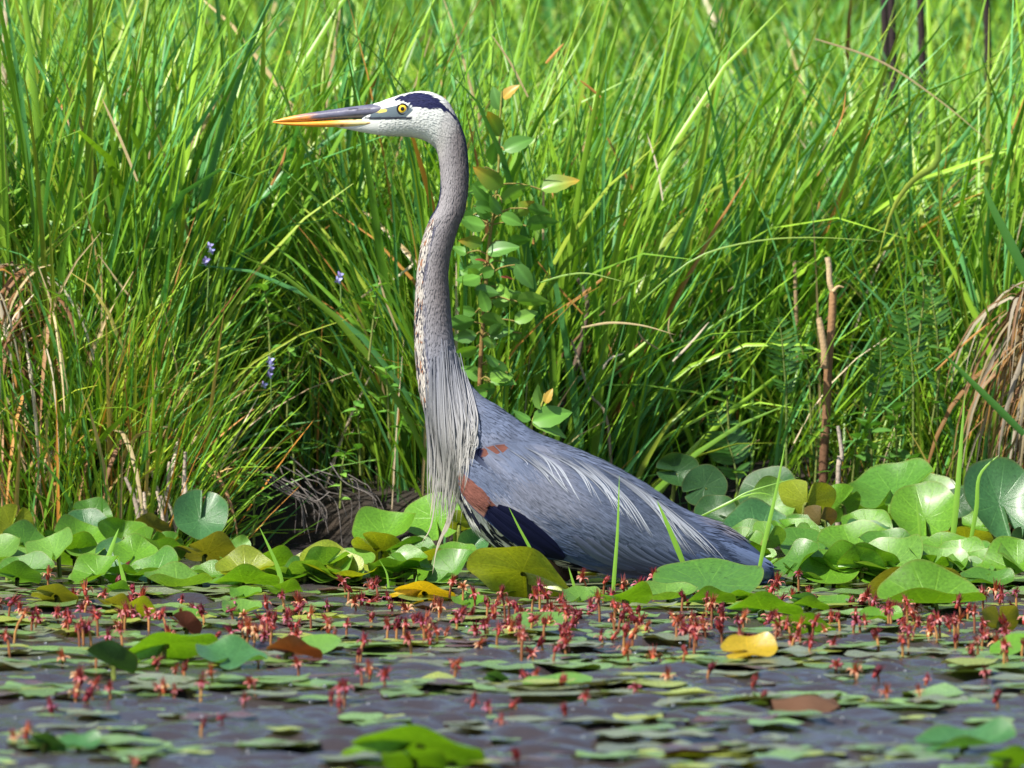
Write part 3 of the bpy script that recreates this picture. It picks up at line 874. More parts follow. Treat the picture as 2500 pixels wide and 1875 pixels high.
# eyes
def eye(sy):
    y = surf_y(983, 265)
    ex, ez = side_xz(983, 265)
    n, m_ = 18, 28
    th = np.linspace(0, np.pi * 0.62, n); ph = np.linspace(0, 2 * np.pi, m_, endpoint=False)
    R = 13.0 / PPM
    q = np.stack([np.sin(th)[:, None] * np.cos(ph)[None], -np.cos(th)[:, None] * np.ones((1, m_)), np.sin(th)[:, None] * np.sin(ph)[None]], -1) * R
    q[..., 1] *= 0.55
    r_ = np.sin(th) * 13.0
    c = np.zeros((n, m_, 3))
    for i in range(n):
        if r_[i] < 4.4 and th[i] < 1.5: c[i] = (0.004, 0.004, 0.004)
        elif r_[i] < 9.6 and th[i] < 1.5: c[i] = np.array([0.80, 0.52, 0.035]) * (1.0 if r_[i] > 5.5 else 0.7)
        else: c[i] = (0.02, 0.02, 0.025)
    q = q + np.array([float(ex), y + 0.002, float(ez)])
    if sy > 0: q[..., 1] *= -1
    f = grid_faces(n, m_, True)
    link('eye', make_mesh('eye', q.reshape(-1, 3) - np.array(HX), f if sy < 0 else f[:, ::-1].copy(), M_EYE, c.reshape(-1, 3)), heron)
    a = np.linspace(0, 2 * np.pi, 29)
    pts = [(float(ex) + math.cos(k) * 13.2 / PPM, (y - 0.0008) * (1 if sy < 0 else -1), float(ez) + math.sin(k) * 12.6 / PPM) for k in a]
    pts = [Vector(p) - HX for p in pts]
    link('eyelid', tube(pts, [1.6 / PPM] * len(pts), 6, M_EYE, 'eyelid', [(0.02, 0.022, 0.03)] * len(pts)), heron)
eye(-1); eye(1)

# legs: feathered thigh, bare shank going down into the water
def leg(px0, py0, px1, py1, yoff, foot):
    a = at(px0, py0); b = at(px1, py1); f = at(foot, 1440)
    pts = [Vector((a.x, yoff, a.z)), Vector(((a.x * .6 + b.x * .4), yoff, a.z * .6 + b.z * .4)), Vector((b.x, yoff, b.z))]
    pts = [Vector(p) for p in catmull([tuple(p) for p in pts], 14)]
    cc = [tuple(np.array([0.16, 0.10, 0.085]) * (1 - t) + np.array([0.10, 0.055, 0.045]) * t) for t in np.linspace(0, 1, 14)]
    th = link('thigh', tube([p - HX for p in pts], list(np.linspace(0.030, 0.010, 14)), 16, M_BODY, 'thigh', cc), heron)
    th.data.uv_layers.new(name='UV')
    pts2 = catmull([(b.x, yoff, b.z + 0.012), (f.x, yoff, 0.0), (f.x + 0.01, yoff, -0.32)], 12)
    link('shank', tube([Vector(p) - HX for p in pts2], [0.0075, 0.0075, 0.007, 0.0065, 0.006, 0.0058, 0.0058, 0.006, 0.0062, 0.0065, 0.007, 0.008], 10, M_BARK, 'shank', [(0.07, 0.05, 0.035)] * 12), heron)
leg(1310, 1345, 1362, 1415, -0.034, 1368)
leg(1345, 1350, 1395, 1415, 0.040, 1404)

# ------------------------------------------------------------------ lily pads
def pad_mesh(name, seed, mat, rings=10, seg=64, aspect=1.12, cup=0.10, fold=0.0, wave=0.05, notch=True, curl=0.0, ragged=0.018):
    r = random.Random(seed)
    th = np.linspace(0, 2 * np.pi, seg, endpoint=False)
    if notch: th = th + 0.62 * np.sin(th)                            # crowd the rim points at the notch
    rad = np.ones(seg)
    d = np.abs((th - np.pi + np.pi) % (2 * np.pi) - np.pi)          # distance from angle 0? notch at angle pi
    d = np.abs(((th - np.pi) + np.pi) % (2 * np.pi) - np.pi)
    if notch:
        rad = 1 - 0.82 * np.exp(-(d / 0.06) ** 2) + 0.05 * np.exp(-((d - 0.45) / 0.28) ** 2)
    for k in range(2, 6):
        rad = rad + ragged * r.uniform(-1, 1) * np.sin(k * th + r.uniform(0, 6))
    rho = np.linspace(0, 1, rings + 1)[1:]
    x = rho[:, None] * rad[None] * np.cos(th)[None] * aspect; y = rho[:, None] * rad[None] * np.sin(th)[None] / aspect ** 0.5
    p1, p2 = r.uniform(0, 6), r.uniform(0, 6)
    z = cup * rho[:, None] ** 2 + fold * np.abs(y) ** 1.3 + wave * rho[:, None] ** 3 * (np.sin(3 * th + p1) + 0.7 * np.sin(5 * th + p2))[None]
    if curl:
        ca = r.uniform(0, 6.28)
        z = z + curl * np.clip(x * math.cos(ca) + y * math.sin(ca) - 0.35, 0, 1) ** 1.4
    V = np.concatenate([np.array([[0, 0, 0]]), np.stack([x, y, z], -1).reshape(-1, 3)])
    U = np.concatenate([np.array([[0, 0]]), np.stack([np.repeat((th / (2 * np.pi))[None], rings, 0), np.repeat(rho[:, None], seg, 1)], -1).reshape(-1, 2)])
    g = grid_faces(rings, seg, True) + 1
    tri = [[0, 1 + j, 1 + (j + 1) % seg, 1 + (j + 1) % seg] for j in range(seg)]
    me = bpy.data.meshes.new(name)
    me.from_pydata(V.tolist(), [], [[0, 1 + j, 1 + (j + 1) % seg] for j in range(seg)] + g.tolist())
    me.polygons.foreach_set('use_smooth', np.ones(len(me.polygons), bool))
    l = me.uv_layers.new(name='UV')
    vi = np.zeros(len(me.loops), np.int32); me.loops.foreach_get('vertex_index', vi)
    l.data.foreach_set('uv', U[vi].astype(np.float32).ravel())
    me.materials.append(mat)
    return me

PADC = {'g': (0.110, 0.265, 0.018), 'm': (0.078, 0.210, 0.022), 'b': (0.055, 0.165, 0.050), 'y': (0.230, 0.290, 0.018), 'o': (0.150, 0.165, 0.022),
        'd': (0.035, 0.100, 0.025), 'r': (0.130, 0.040, 0.022), 'Y': (0.48, 0.34, 0.02), 'l': (0.13, 0.28, 0.04), 'n': (0.14, 0.10, 0.03)}  # the dark green also paints shade into leaves behind the heron tail
STEMC = (0.13, 0.16, 0.03)
pad_big = [pad_mesh('leaf_blade', 100 + k, M_PAD, cup=c, fold=f, wave=w, curl=cu) for k, (c, f, w, cu) in enumerate([(0.06, 0.08, 0.04, 0.0), (0.26, 0.18, 0.07, 0), (-0.14, 0.1, 0.07, 0.2), (0.05, 0.6, 0.06, 0), (0.15, 0.1, 0.10, 0.25), (-0.26, 0.2, 0.07, 0.1), (0.12, 0.9, 0.05, 0), (0.2, 0.35, 0.08, 0.2), (-0.1, 0.35, 0.08, 0.3)])]

def lily(x0, y0, x1, y1, Y, side, roll, kind, spin, shape, label, group=None, stem=True, name='lily_pad'):
    w = x1 - x0; h = y1 - y0
    cx, cy = (x0 + x1) / 2, (y0 + y1) / 2
    c = at(cx, cy, Y)
    sc = scale_at(Y)
    R = w * 0.5 * sc
    ratio = min(0.95, h / w)
    dep = math.radians(5.0)
    if ratio > 0.95: ratio = 0.95
    tau = math.asin(ratio) - dep if side > 0 else -(math.asin(ratio) + dep)
    if h > w: R = h * 0.5 * sc
    rot = Matrix.Rotation(math.radians(roll), 3, 'Y') @ Matrix.Rotation(tau, 3, 'X') @ Matrix.Rotation(math.radians(spin), 3, 'Z')
    # keep the leaf clear of the water
    low = c.z - abs(math.sin(tau)) * R
    if low < 0.004: c.z += 0.004 - low
    root = empty(name, (c.x, c.y, 0.0))
    if shape == 0 and group and random.random() < 0.6: shape = random.choice((4, 7, 1))
    if shape == 2 and random.random() < 0.5: shape = 8
    b = link('leaf_blade', pad_big[shape], root)
    xs_ = R
    if h > w: sxx = Matrix.Diagonal((1, w / h, 1)) if abs(math.sin(math.radians(spin))) < 0.5 else Matrix.Diagonal((w / h, 1, 1))
    else: sxx = Matrix.Identity(3)
    b.matrix_local = Matrix.Translation((0, 0, c.z)) @ (rot @ sxx @ Matrix.Scale(xs_, 3)).to_4x4()
    k = random.uniform(0.88, 1.14)
    b.color = (*[v * k for v in PADC[kind]], 1)
    if stem:
        e = Vector((random.uniform(-.03, .03), random.uniform(0.0, .05), -0.33))
        p = catmull([(0, 0, c.z), (e.x * .4, e.y * .4, c.z * 0.45), tuple(e)], 8)
        p[:, 2] = np.minimum(p[:, 2], c.z - 0.004)
        link('stem', tube([Vector(q) for q in p], [0.0035] * 8, 6, M_BARK, 'stem', [STEMC] * 8), root)
    if group:
        nm_ = {'g': 'bright green', 'm': 'mid green', 'b': 'blue green', 'l': 'pale green', 'y': 'yellow green', 'o': 'olive', 'd': 'dark green'}[kind]
        if 'green lily leaf' in label and nm_ not in label: label = label.replace('green lily leaf', nm_ + ' lily leaf')
        if side < 0: label = 'dull backed ' + label.replace('glossy ', '')
        group = group + ', ' + nm_ + (' undersides' if side < 0 else '')
    tag(root, label, 'lily pad', group)
    return root

def zone(x, y):
    px = 1250 + (x - CAM.x) / (y - CAM.y) * FWD.y * FPX
    if y < -1.35: return 'on the nearest open water', 'near water'
    if px < 480: return 'below the dry tussock', 'tussock side'
    if px < 960: return 'before the dark hollow in the bank', 'hollow side'
    if px < 1420: return 'below the heron breast and legs', 'breast side'
    if px < 1900: return 'below the heron wing and tail', 'tail side'
    return 'in the open past the heron tail', 'beyond the tail'
LT = 'glossy green lily leaf standing between the heron tail and the dry grass'
LTG = 'raised lily leaves behind the heron tail'
LL = 'glossy green lily leaf raised above the water below the dry grass tussock'
LLG = 'raised lily leaves along the bank by the dry tussock'
LF = 'green lily leaf lying low at the edge of the raised leaf cluster'
LFG = 'low lily leaves at the foot of the clusters'
TABLE = [
 # x0, y0, x1, y1, Y, side, roll, colour, spin, shape, label (None = cluster label)
 (1588,1376,1872,1476, -0.12, 1, -3, 'm', 95, 0, 'broad notched green lily leaf in front of the heron tail'),
 (2127,1396,2336,1482, 0.12, -1, -6, 'o', 200, 2, 'olive brown backed lily leaf arching over behind a bright green folded one'),
 (2160,1436,2392,1510, 0.02, 1, 3, 'g', 10, 3, 'bright green folded lily leaf lying over the open water among red flowers'),
 (2395,1494,2492,1556, -0.45, -1, 0, 'o', 80, 2, 'small olive domed lily leaf among the red flowers beyond the heron tail'),
 (2418,1560,2530,1608, -0.75, 1, -12, 'g', 40, 0, 'light green lily leaf tilted up among the red flowers beyond the heron tail'),
 (2256,1340,2425,1400, 0.36, 1, 0, 'm', 60, 1, None), (2412,1352,2540,1420, 0.30, 1, -4, 'l', 100, 0, None),
 (2168,1202,2350,1330, 0.60, 1, -8, 'g', 90, 1, 'large round glossy lily leaf with a thin sprout standing before it'),
 (2075,1162,2294,1252, 0.80, 1, -14, 'm', 70, 0, None), (2340,1140,2540,1316, 0.66, 1, 16, 'b', 120, 1, 'largest glossy lily leaf standing upright against the dry grass'),
 (1928,1150,2014,1300, 0.66, -1, 8, 'y', 90, 6, 'narrow upright yellow green lily leaf folded lengthwise'), (2006,1182,2098,1276, 0.72, -1, 14, 'g', 120, 2, None),
 (1976,1224,2030,1310, 0.58, -1, 10, 'n', 90, 6, 'small curled brownish lily leaf standing on edge among green ones'),
 (1822,1178,1950,1296, 0.70, 1, -24, 'l', 60, 0, None), (1772,1266,1870,1350, 0.48, 1, -10, 'm', 30, 2, None),
 (1890,1294,2030,1370, 0.44, 1, 8, 'm', 80, 0, None), (1990,1304,2185,1386, 0.40, 1, -6, 'g', 95, 1, None),
 (2175,1314,2303,1360, 0.44, 1, 2, 'l', 20, 0, None), (2060,1247,2174,1330, 0.56, 1, -10, 'g', 140, 4, None),
 (2284,1292,2432,1356, 0.50, -1, 6, 'y', 60, 2, 'yellowing lily leaf low in front of the largest glossy leaf'), (1880,1366,1950,1410, 0.24, -1, 4, 'm', 50, 2, None),
 (1966,1378,2130,1428, 0.18, -1, 6, 'g', 70, 2, None), (2290,1192,2378,1270, 0.78, 1, 10, 'd', 30, 0, None),
 (1797,1150,1950,1252, 0.86, 1, -20, 'd', 60, 0, None), (1608,1103,1700,1200, 0.80, 1, 30, 'd', 30, 1, 'lily leaf with shade put into its dark colour just behind the heron back'),  # leaves in the heron's shadow, shade put into their colour
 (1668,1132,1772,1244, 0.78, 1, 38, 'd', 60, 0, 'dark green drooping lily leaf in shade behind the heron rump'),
 (1846,1267,1905,1356, 0.40, -1, 22, 'l', 90, 6, 'pale folded lily leaf standing on edge beside the tail tip'), (2463,1288,2530,1354, 0.52, -1, 0, 'd', 90, 2, None),
 (1700,1215,1800,1300, 0.62, 1, -10, 'd', 140, 0, None), (2090,1388,2170,1420, 0.2, 1, 0, 'g', 10, 0, None), (2350,1405,2470,1445, 0.1, 1, 4, 'm', 10, 4, None),
 # left cluster
 (-30,1232,84,1350, 0.62, -1, 22, 'y', 90, 2, 'large yellow green lily leaf with browned rim below the dry tussock'), (-20,1338,90,1402, 0.36, 1, 6, 'l', 60, 0, None),
 (154,1258,272,1332, 0.60, 1, 4, 'b', 100, 0, None), (268,1242,334,1374, 0.52, 1, 8, 'g', 90, 6, 'upright glossy folded lily leaf with a strong sheen'),
 (102,1326,250,1402, 0.38, -1, -4, 'g', 60, 2, None), (88,1298,160,1362, 0.52, -1, 0, 'm', 60, 2, None), (232,1322,324,1402, 0.34, 1, -20, 'b', 90, 1, None),
 (326,1284,400,1378, 0.46, -1, 24, 'g', 90, 3, None), (372,1298,446,1372, 0.48, -1, 16, 'm', 120, 2, None), (180,1230,270,1290, 0.72, 1, 14, 'm', 10, 0, None),
 (330,1262,410,1312, 0.66, -1, 10, 'o', 10, 2, None),
 (418,1214,560,1326, 0.50, 1, 8, 'b', 270, 1, 'round dark green lily leaf held up against the dark hollow in the bank'), (424,1320,580,1382, 0.40, -1, -6, 'o', 60, 2, None), (558,1312,614,1364, 0.46, 1, 0, 'l', 60, 4, None),
 (764,1350,912,1410, 0.34, 1, -6, 'l', 30, 0, None), (862,1298,1002,1388, 0.38, -1, 16, 'y', 40, 5, 'yellow green lily leaf with drooping edge in front of the heron breast'),
 (860,1266,1024,1350, 0.52, 1, -8, 'g', 60, 0, None), (980,1212,1148,1316, 0.58, 1, -18, 'g', 90, 0, 'broad sunlit lily leaf behind the hanging breast plumes'),
 (1054,1340,1164,1384, 0.22, 1, 0, 'g', 60, 1, None), (1010,1338,1062,1378, 0.30, -1, 10, 'g', 60, 2, None), (978,1380,1080,1426, 0.14, 1, -4, 'g', 60, 4, None),
 (1115,1298,1192,1372, 0.42, 1, 10, 'b', 60, 6, 'glossy cupped lily leaf beneath the heron breast'), (1090,1250,1150,1300, 0.5, -1, -20, 'y', 40, 2, None),
 (1155,1356,1394,1472, -0.14, -1, 24, 'y', 160, 5, 'large yellow and green drooping lily leaf in front of the heron legs'),
 (963,1434,1106,1482, -0.18, -1, 3, 'Y', 20, 5, 'yellow domed lily leaf among red flowers below the breast plumes'),
 (84,1438,188,1490, -0.22, -1, 4, 'o', 30, 5, 'olive domed lily leaf at the edge of the red flowers'),
 (-10,1398,95,1446, 0.10, -1, 0, 'm', 30, 2, None), (172,1398,282,1440, 0.10, 1, -8, 'l', 30, 0, None), (358,1420,512,1452, -0.02, 1, 4, 'l', 30, 0, None),
 (320,1388,390,1432, 0.1, 1, 30, 'b', 30, 0, None), (516,1420,674,1456, -0.06, -1, -4, 'g', 30, 2, None), (586,1368,730,1428, 0.16, -1, -6, 'g', 60, 2, None),
 (536,1358,656,1396, 0.3, -1, 0, 'g', 60, 2, None), (700,1360,770,1396, 0.3, 1, 6, 'y', 60, 0, None), (690,1400,800,1440, 0.1, 1, 8, 'm', 60, 0, None), (800,1405,930,1440, 0.06, 1, -3, 'g', 60, 0, None),
 (240,1440,320,1470, -0.1, -1, 0, 'm', 60, 2, None), (560,1450,640,1476, -0.15, 1, 0, 'g', 60, 0, None), (640,1440,740,1474, -0.15, -1, 0, 'g', 60, 2, None),
 (230,1474,320,1500, -0.3, -1, 2, 'o', 60, 2, None), (270,1486,380,1520, -0.38, -1, -3, 'y', 60, 2, None), (540,1484,640,1516, -0.36, 1, 3, 'l', 60, 0, None), (420,1495,500,1520, -0.36, 1, 3, 'g', 60, 0, None),
 # before the bird
 (303,1558,520,1624, -0.86, -1, -12, 'g', 10, 5, 'long green folded lily leaf lying on the open water'), (472,1592,656,1640, -0.98, 1, 6, 'b', 70, 4, 'blue green crumpled lily leaf beside the long folded one'),
 (719,1560,838,1606, -0.8, 1, -5, 'l', 70, 0, 'pale shining lily leaf afloat on the open water'), (205,1612,328,1662, -1.12, -1, 16, 'd', 20, 3, 'dark green folded lily leaf on the open water'),
 (650,1588,780,1626, -0.9, -1, 6, 'r', 20, 2, 'red brown withered lily leaf beside the pale shining one'), (413,1522,488,1564, -0.64, -1, 26, 'r', 20, 3, 'dark red brown folded lily leaf among the flowers'),
 (1225,1504,1412,1546, -0.50, 1, -2, 'l', 70, 0, 'flat pale green lily leaf among the flowers below the heron'), (1100,1466,1200,1492, -0.3, 1, 0, 'g', 70, 4, None),
 (1370,1452,1470,1486, -0.2, 1, 0, 'l', 70, 0, None), (1440,1462,1600,1498, -0.28, -1, -5, 'g', 70, 2, None), (1560,1448,1700,1486, -0.2, 1, -3, 'l', 20, 0, None), (1680,1462,1790,1500, -0.3, -1, -5, 'g', 20, 2, None),
 (1770,1452,1840,1484, -0.2, -1, -8, 'g', 20, 5, None), (1930,1462,2000,1488, -0.25, -1, 0, 'b', 20, 2, None), (1935,1482,2020,1506, -0.35, -1, 6, 'g', 20, 2, None), (2000,1462,2090,1490, -0.22, 1, 3, 'g', 20, 0, None),
 (1780,1490,1950,1522, -0.4, -1, 3, 'g', 20, 2, None), (1890,1520,2035,1556, -0.55, -1, 4, 'g', 20, 2, None), (2100,1500,2200,1530, -0.4, 1, 3, 'g', 20, 0, None),
 (862,1792,1170,1884, -1.95, -1, 4, 'g', 20, 5, 'bright green lily leaf humped over the near open water'), (925,1836,1095,1900, -2.1, -1, 0, 'g', 80, 5, 'smaller green lily leaf tucked under the humped one'),
 (2248,1800,2475,1844, -1.95, 1, -3, 'b', 20, 4, 'blue green lily leaf half under water on the near open water'), (2412,1842,2530,1890, -2.15, -1, -8, 'g', 20, 2, 'green lily leaf at the end of the near water'),
 (75,1802,160,1850, -1.95, -1, 12, 'd', 20, 5, 'dark green humped lily leaf on the near water'), (140,1808,245,1848, -1.98, 1, -3, 'b', 20, 4, 'dark blue green flat lily leaf beside a humped one'),
 (1185,1650,1240,1682, -1.28, -1, 6, 'd', 20, 5, 'small dark green humped lily leaf poking up from the water'), (1285,1655,1440,1690, -1.3, 1, -3, 'l', 20, 0, 'light green lily leaf spread on the water past the small humped one'),
]
for row in TABLE:
    x0, y0, x1, y1, Yd, sd, rl, kd, sp, shp, lab = row
    grp = None
    if y1 > 1440: Yd = water_y(y1 - 4)
    if lab is None:
        if y1 > 1400 and Yd < 0.25:
            zp = at((x0 + x1) / 2, y1, Yd); zl, zg = zone(zp.x, zp.y)
            nm_ = {'g': 'bright green', 'm': 'mid green', 'b': 'blue green', 'l': 'pale shining', 'y': 'yellow green', 'o': 'olive', 'd': 'dark green'}[kd]
            lab, grp = nm_ + ' lily leaf lying low ' + zl, nm_ + ' low lily leaves, ' + zg
        elif x0 > 1500: lab, grp = LT, LTG
        elif x0 > 700: lab, grp = 'green lily leaf raised above the water round the heron breast', 'raised lily leaves round the heron breast'
        else: lab, grp = LL, LLG
    lily(x0, y0, x1, y1, Yd, sd, rl, kd, sp, shp, lab, grp)

# more leaves packed into the clusters
rq = random.Random(91)
def pack(n, xa, xb, ya, yb, wa, wb, lab, grp, kinds):
    for _ in range(n):
        cx = rq.uniform(xa, xb); cy = rq.uniform(ya, yb); w = rq.uniform(wa, wb)
        h = w * rq.uniform(0.28, 0.62)
        Yd = min(0.95, max(0.05, water_y(cy + h * 0.5 + rq.uniform(15, 45))))
        sd = 1 if rq.random() < 0.68 else -1
        lily(cx - w / 2, cy - h / 2, cx + w / 2, cy + h / 2, Yd, sd, rq.gauss(0, 13), rq.choice(kinds), rq.uniform(0, 360), rq.choice((0, 1, 4, 7, 7)) if sd > 0 else rq.choice((2, 5, 8)), lab, grp)
pack(30, 1790, 2520, 1225, 1400, 90, 190, LT, LTG, 'gggmmlb')
pack(16, 1960, 2520, 1385, 1440, 80, 170, 'green lily leaf crowded against others low past the heron tail', 'packed low leaves past the tail', 'ggml')
pack(15, -20, 470, 1290, 1400, 80, 140, LL, LLG, 'ggmmyl')
pack(14, 560, 1140, 1345, 1425, 80, 160, 'green lily leaf raised above the water round the heron breast', 'raised lily leaves round the heron breast', 'ggmly')
pack(14, 0, 1000, 1405, 1455, 70, 140, 'green lily leaf lying low between the bank leaves and the flowers', 'packed low leaves before the bank', 'ggml')

# small floating pads
small = [pad_mesh('floating_pad', 200 + k, M_SMALLPAD, rings=4, seg=20, aspect=1.05 + 0.07 * k, cup=c, wave=w, notch=False, curl=cu, ragged=0.07) for k, (c, w, cu) in enumerate([(0.01, 0.02, 0), (-0.03, 0.03, 0.06), (0.03, 0.03, 0.15), (0.01, 0.04, 0.0), (-0.04, 0.02, 0.0), (0.02, 0.05, 0.25), (0.0, 0.03, 0.0), (0.02, 0.06, 0.1)])]
SPC = [((0.135, 0.235, 0.060), 'small oval green pad floating flat', 'green floating pads', 0.42), ((0.145, 0.165, 0.095), 'small oval grey olive pad floating flat', 'olive floating pads', 0.36),
       ((0.085, 0.045, 0.045), 'small oval wine brown pad floating flat', 'brown floating pads', 0.10), ((0.27, 0.32, 0.05), 'small oval yellow green pad floating flat', 'yellow green floating pads', 0.12)]
r = random.Random(31)
spots = []
def add_spots(n, px0, px1, py0, py1, pw=1.0):
    for _ in range(n):
        py = py0 + (py1 - py0) * r.random() ** pw
        px = r.uniform(px0, px1)
        p = at_z(px, py, 0.0)
        R = 0.008 + 0.036 * r.random() ** 1.2
        spots.append((p.x, p.y, R))
add_spots(430, -150, 2650, 1440, 1900, 1.0)
add_spots(330, -150, 2650, 1440, 1640, 1.0)
add_spots(190, -150, 2650, 1395, 1470)
add_spots(260, -150, 2650, 1425, 1540)
add_spots(230, -1300, -150, 1400, 1900)
add_spots(230, 2650, 3800, 1400, 1900)
# rows of larger green mats seen as long streaks
for (xa, xb, py, n) in [(1150, 1700, 1700, 26), (1700, 2300, 1720, 26), (350, 900, 1680, 18), (900, 1600, 1680, 16), (60, 700, 1840, 14), (1500, 2300, 1850, 22), (1350, 2150, 1630, 18), (0, 400, 1700, 8)]:
    for _ in range(n):
        p = at_z(r.uniform(xa, xb), py + r.gauss(0, 6), 0.0)
        spots.append((p.x, p.y, r.uniform(0.03, 0.055)))
spots.sort(key=lambda s: (s[2] / (s[1] + 18)) * (1 if abs(s[0]) < 0.044 * (s[1] + 18) else 0.01), reverse=True)
stuffV, stuffF, off = [], [], 0
for i, (x, y, R) in enumerate(spots):
    if y > 0.7: continue
    k = r.random(); acc = 0
    for c, lab, grp, pr in SPC:
        acc += pr
        if k <= acc: break
    z = 0.0060 + float(wave_z(np.array(x), np.array(y))) * 0.7
    M = Matrix.Translation((x, y, z)) @ Euler((r.gauss(0, 0.02), r.gauss(0, 0.02), r.uniform(0, 6.28))).to_matrix().to_4x4() @ Matrix.Scale(R, 4)
    me = small[r.randrange(len(small))]
    if i < 300 or True:
        o = link('floating_pad', me); o.matrix_world = M
        q = r.uniform(0.75, 1.25); o.color = (c[0] * q, c[1] * q, c[2] * q, 1)
        if i < 300:
            wd_ = 'broad' if R > 0.038 else 'small'
            tag(o, lab.replace('small', wd_) + ' ' + zone(x, y)[0], 'pad', wd_ + ' ' + grp + ', ' + zone(x, y)[1])
        else: stuffV.append(o)
# the rest become one mat of pads per colour
if stuffV:
    byc = {}
    for o in stuffV:
        key_ = min(range(4), key=lambda t: sum((SPC[t][0][j] / sum(SPC[t][0]) - o.color[j] / sum(o.color[:3])) ** 2 for j in range(3)))
        byc.setdefault(key_, []).append(o)
    for kk, obs in byc.items():
        VV, FF, UU, of = [], [], [], 0
        for o in obs:
            me = o.data
            co = np.zeros(len(me.vertices) * 3, np.float32); me.vertices.foreach_get('co', co); co = co.reshape(-1, 3)
            mw = np.array(o.matrix_world)
            VV.append(co @ mw[:3, :3].T + mw[:3, 3])
            FF += [[v + of for v in p.vertices] for p in me.polygons]; of += len(co)
        m2 = bpy.data.meshes.new('floating_pad_mat'); m2.from_pydata(np.concatenate(VV).tolist(), [], FF)
        m2.polygons.foreach_set('use_smooth', np.ones(len(m2.polygons), bool)); m2.uv_layers.new(name='UV'); m2.materials.append(M_SMALLPAD)
        o2 = link('floating_pad_mat', m2); o2.color = (*SPC[kk][0], 1)
        tag(o2, 'scattered ' + SPC[kk][2] + ' covering the pond between the larger ones', 'pads', kind='stuff')
        for o in obs: bpy.data.objects.remove(o)

# ------------------------------------------------------------------ pond flowers
def flower_meshes(seed, opened, hue):
    r_ = random.Random(seed)
    # head centred at origin; +z up; unit = metres
    def strip(pts, w, c0, c1, fl):
        P = catmull(pts, 6); n = len(P)
        s = np.linspace(0, 1, n)
        side = np.cross(np.gradient(P, axis=0), np.array([0, 0, 1.0])); ln = np.linalg.norm(side, axis=1)[:, None]
        side = np.where(ln > 1e-6, side / (ln + 1e-9), np.array([1.0, 0, 0]))
        hw = (w * 0.5 * (np.sin(np.pi * (0.12 + 0.8 * s)) if fl else (1 - 0.6 * s)))[:, None]
        up = np.cross(side, np.gradient(P, axis=0)); up /= np.linalg.norm(up, axis=1)[:, None] + 1e-9
        VV = np.stack([P - side * hw, P + up * hw * 0.5, P + side * hw], 1).reshape(-1, 3)
        cc = np.repeat((np.array(c0)[None] * (1 - s)[:, None] + np.array(c1)[None] * s[:, None])[:, None], 3, 1).reshape(-1, 3)
        return VV, grid_faces(n, 3), cc
    def join(name, items):
        of = 0; v_, f_, c_ = [], [], []
        for a, b, c in items: v_.append(a); f_.append(b + of); c_.append(c); of += len(a)
        return make_mesh(name, np.concatenate(v_), np.concatenate(f_), M_FLOWER, np.concatenate(c_))
    pet = []
    for k in range(6):
        a = k * 2 * math.pi / 6 + r_.uniform(-.3, .3); ca, sa = math.cos(a), math.sin(a); L = r_.uniform(0.7, 1.1)
        if opened:
            pts = [(0.001 * ca, 0.001 * sa, -0.003), (0.0055 * ca * L, 0.0055 * sa * L, 0.001), (0.0105 * ca * L, 0.0105 * sa * L, 0.0005 + r_.uniform(-.002, .003)), (0.0130 * ca * L, 0.0130 * sa * L, -0.004 * L)]
        else:
            pts = [(0.001 * ca, 0.001 * sa, -0.004), (0.005 * ca, 0.005 * sa, 0.001), (0.0045 * ca, 0.0045 * sa, 0.008 * L), (0.003 * ca, 0.003 * sa, 0.013 * L)]
        pet.append(strip(pts, 0.0044, np.array([0.24, 0.022, 0.026]) * hue, (np.array([0.46, 0.20, 0.17]) if opened else np.array([0.16, 0.015, 0.03])) * hue, True))
    sta = []
    for k in range(26 if opened else 9):
        a = r_.uniform(0, 6.28); ca, sa = math.cos(a), math.sin(a); q = r_.uniform(0.1, 1); hgt = r_.uniform(0.011, 0.021)
        pts = [(0.002 * ca * q, 0.002 * sa * q, -0.001), (0.0055 * ca * q, 0.0055 * sa * q, hgt * 0.5), (0.0088 * ca * q, 0.0088 * sa * q, hgt * 0.9)]
        sta.append(strip(pts, 0.0016, np.array([0.46, 0.085, 0.035]) * hue, np.array([0.10, 0.010, 0.03]) * hue, False))
    n = 8
    P = np.linspace(0, 1, n)
    core = tube([(0, 0, -0.008 + 0.012 * t) for t in P], [0.0014 + 0.0021 * math.sin(math.pi * min(1, t * 0.9 + 0.1)) for t in P], 8, M_FLOWER, 'flower_base', [np.array([0.30, 0.035, 0.025]) * hue] * n)
    return join('petals', pet), join('stamens', sta), core
fvar = [flower_meshes(300 + k, o, h) for k, (o, h) in enumerate([(True, np.array([1, 1, 1.0])), (True, np.array([1.15, 1.7, 1.1])), (True, np.array([.8, .6, 1.1])), (False, np.array([.8, .7, 1.0])), (True, np.array([1.1, 1.0, 1.2])), (False, np.array([1.0, 1.3, 1.0]))])]
FL = [('open salmon red pond flower with curled sepals', 'open salmon flowers'), ('open orange red pond flower with tall stamens', 'open orange red flowers'), ('open dark crimson pond flower on a short stalk', 'open crimson flowers'),
      ('closed maroon pond flower bud', 'closed maroon buds'), ('open rose red pond flower with dark stamen tips', 'open rose red flowers'), ('closed orange red pond flower bud', 'closed orange buds')]
stalk_cache = {}
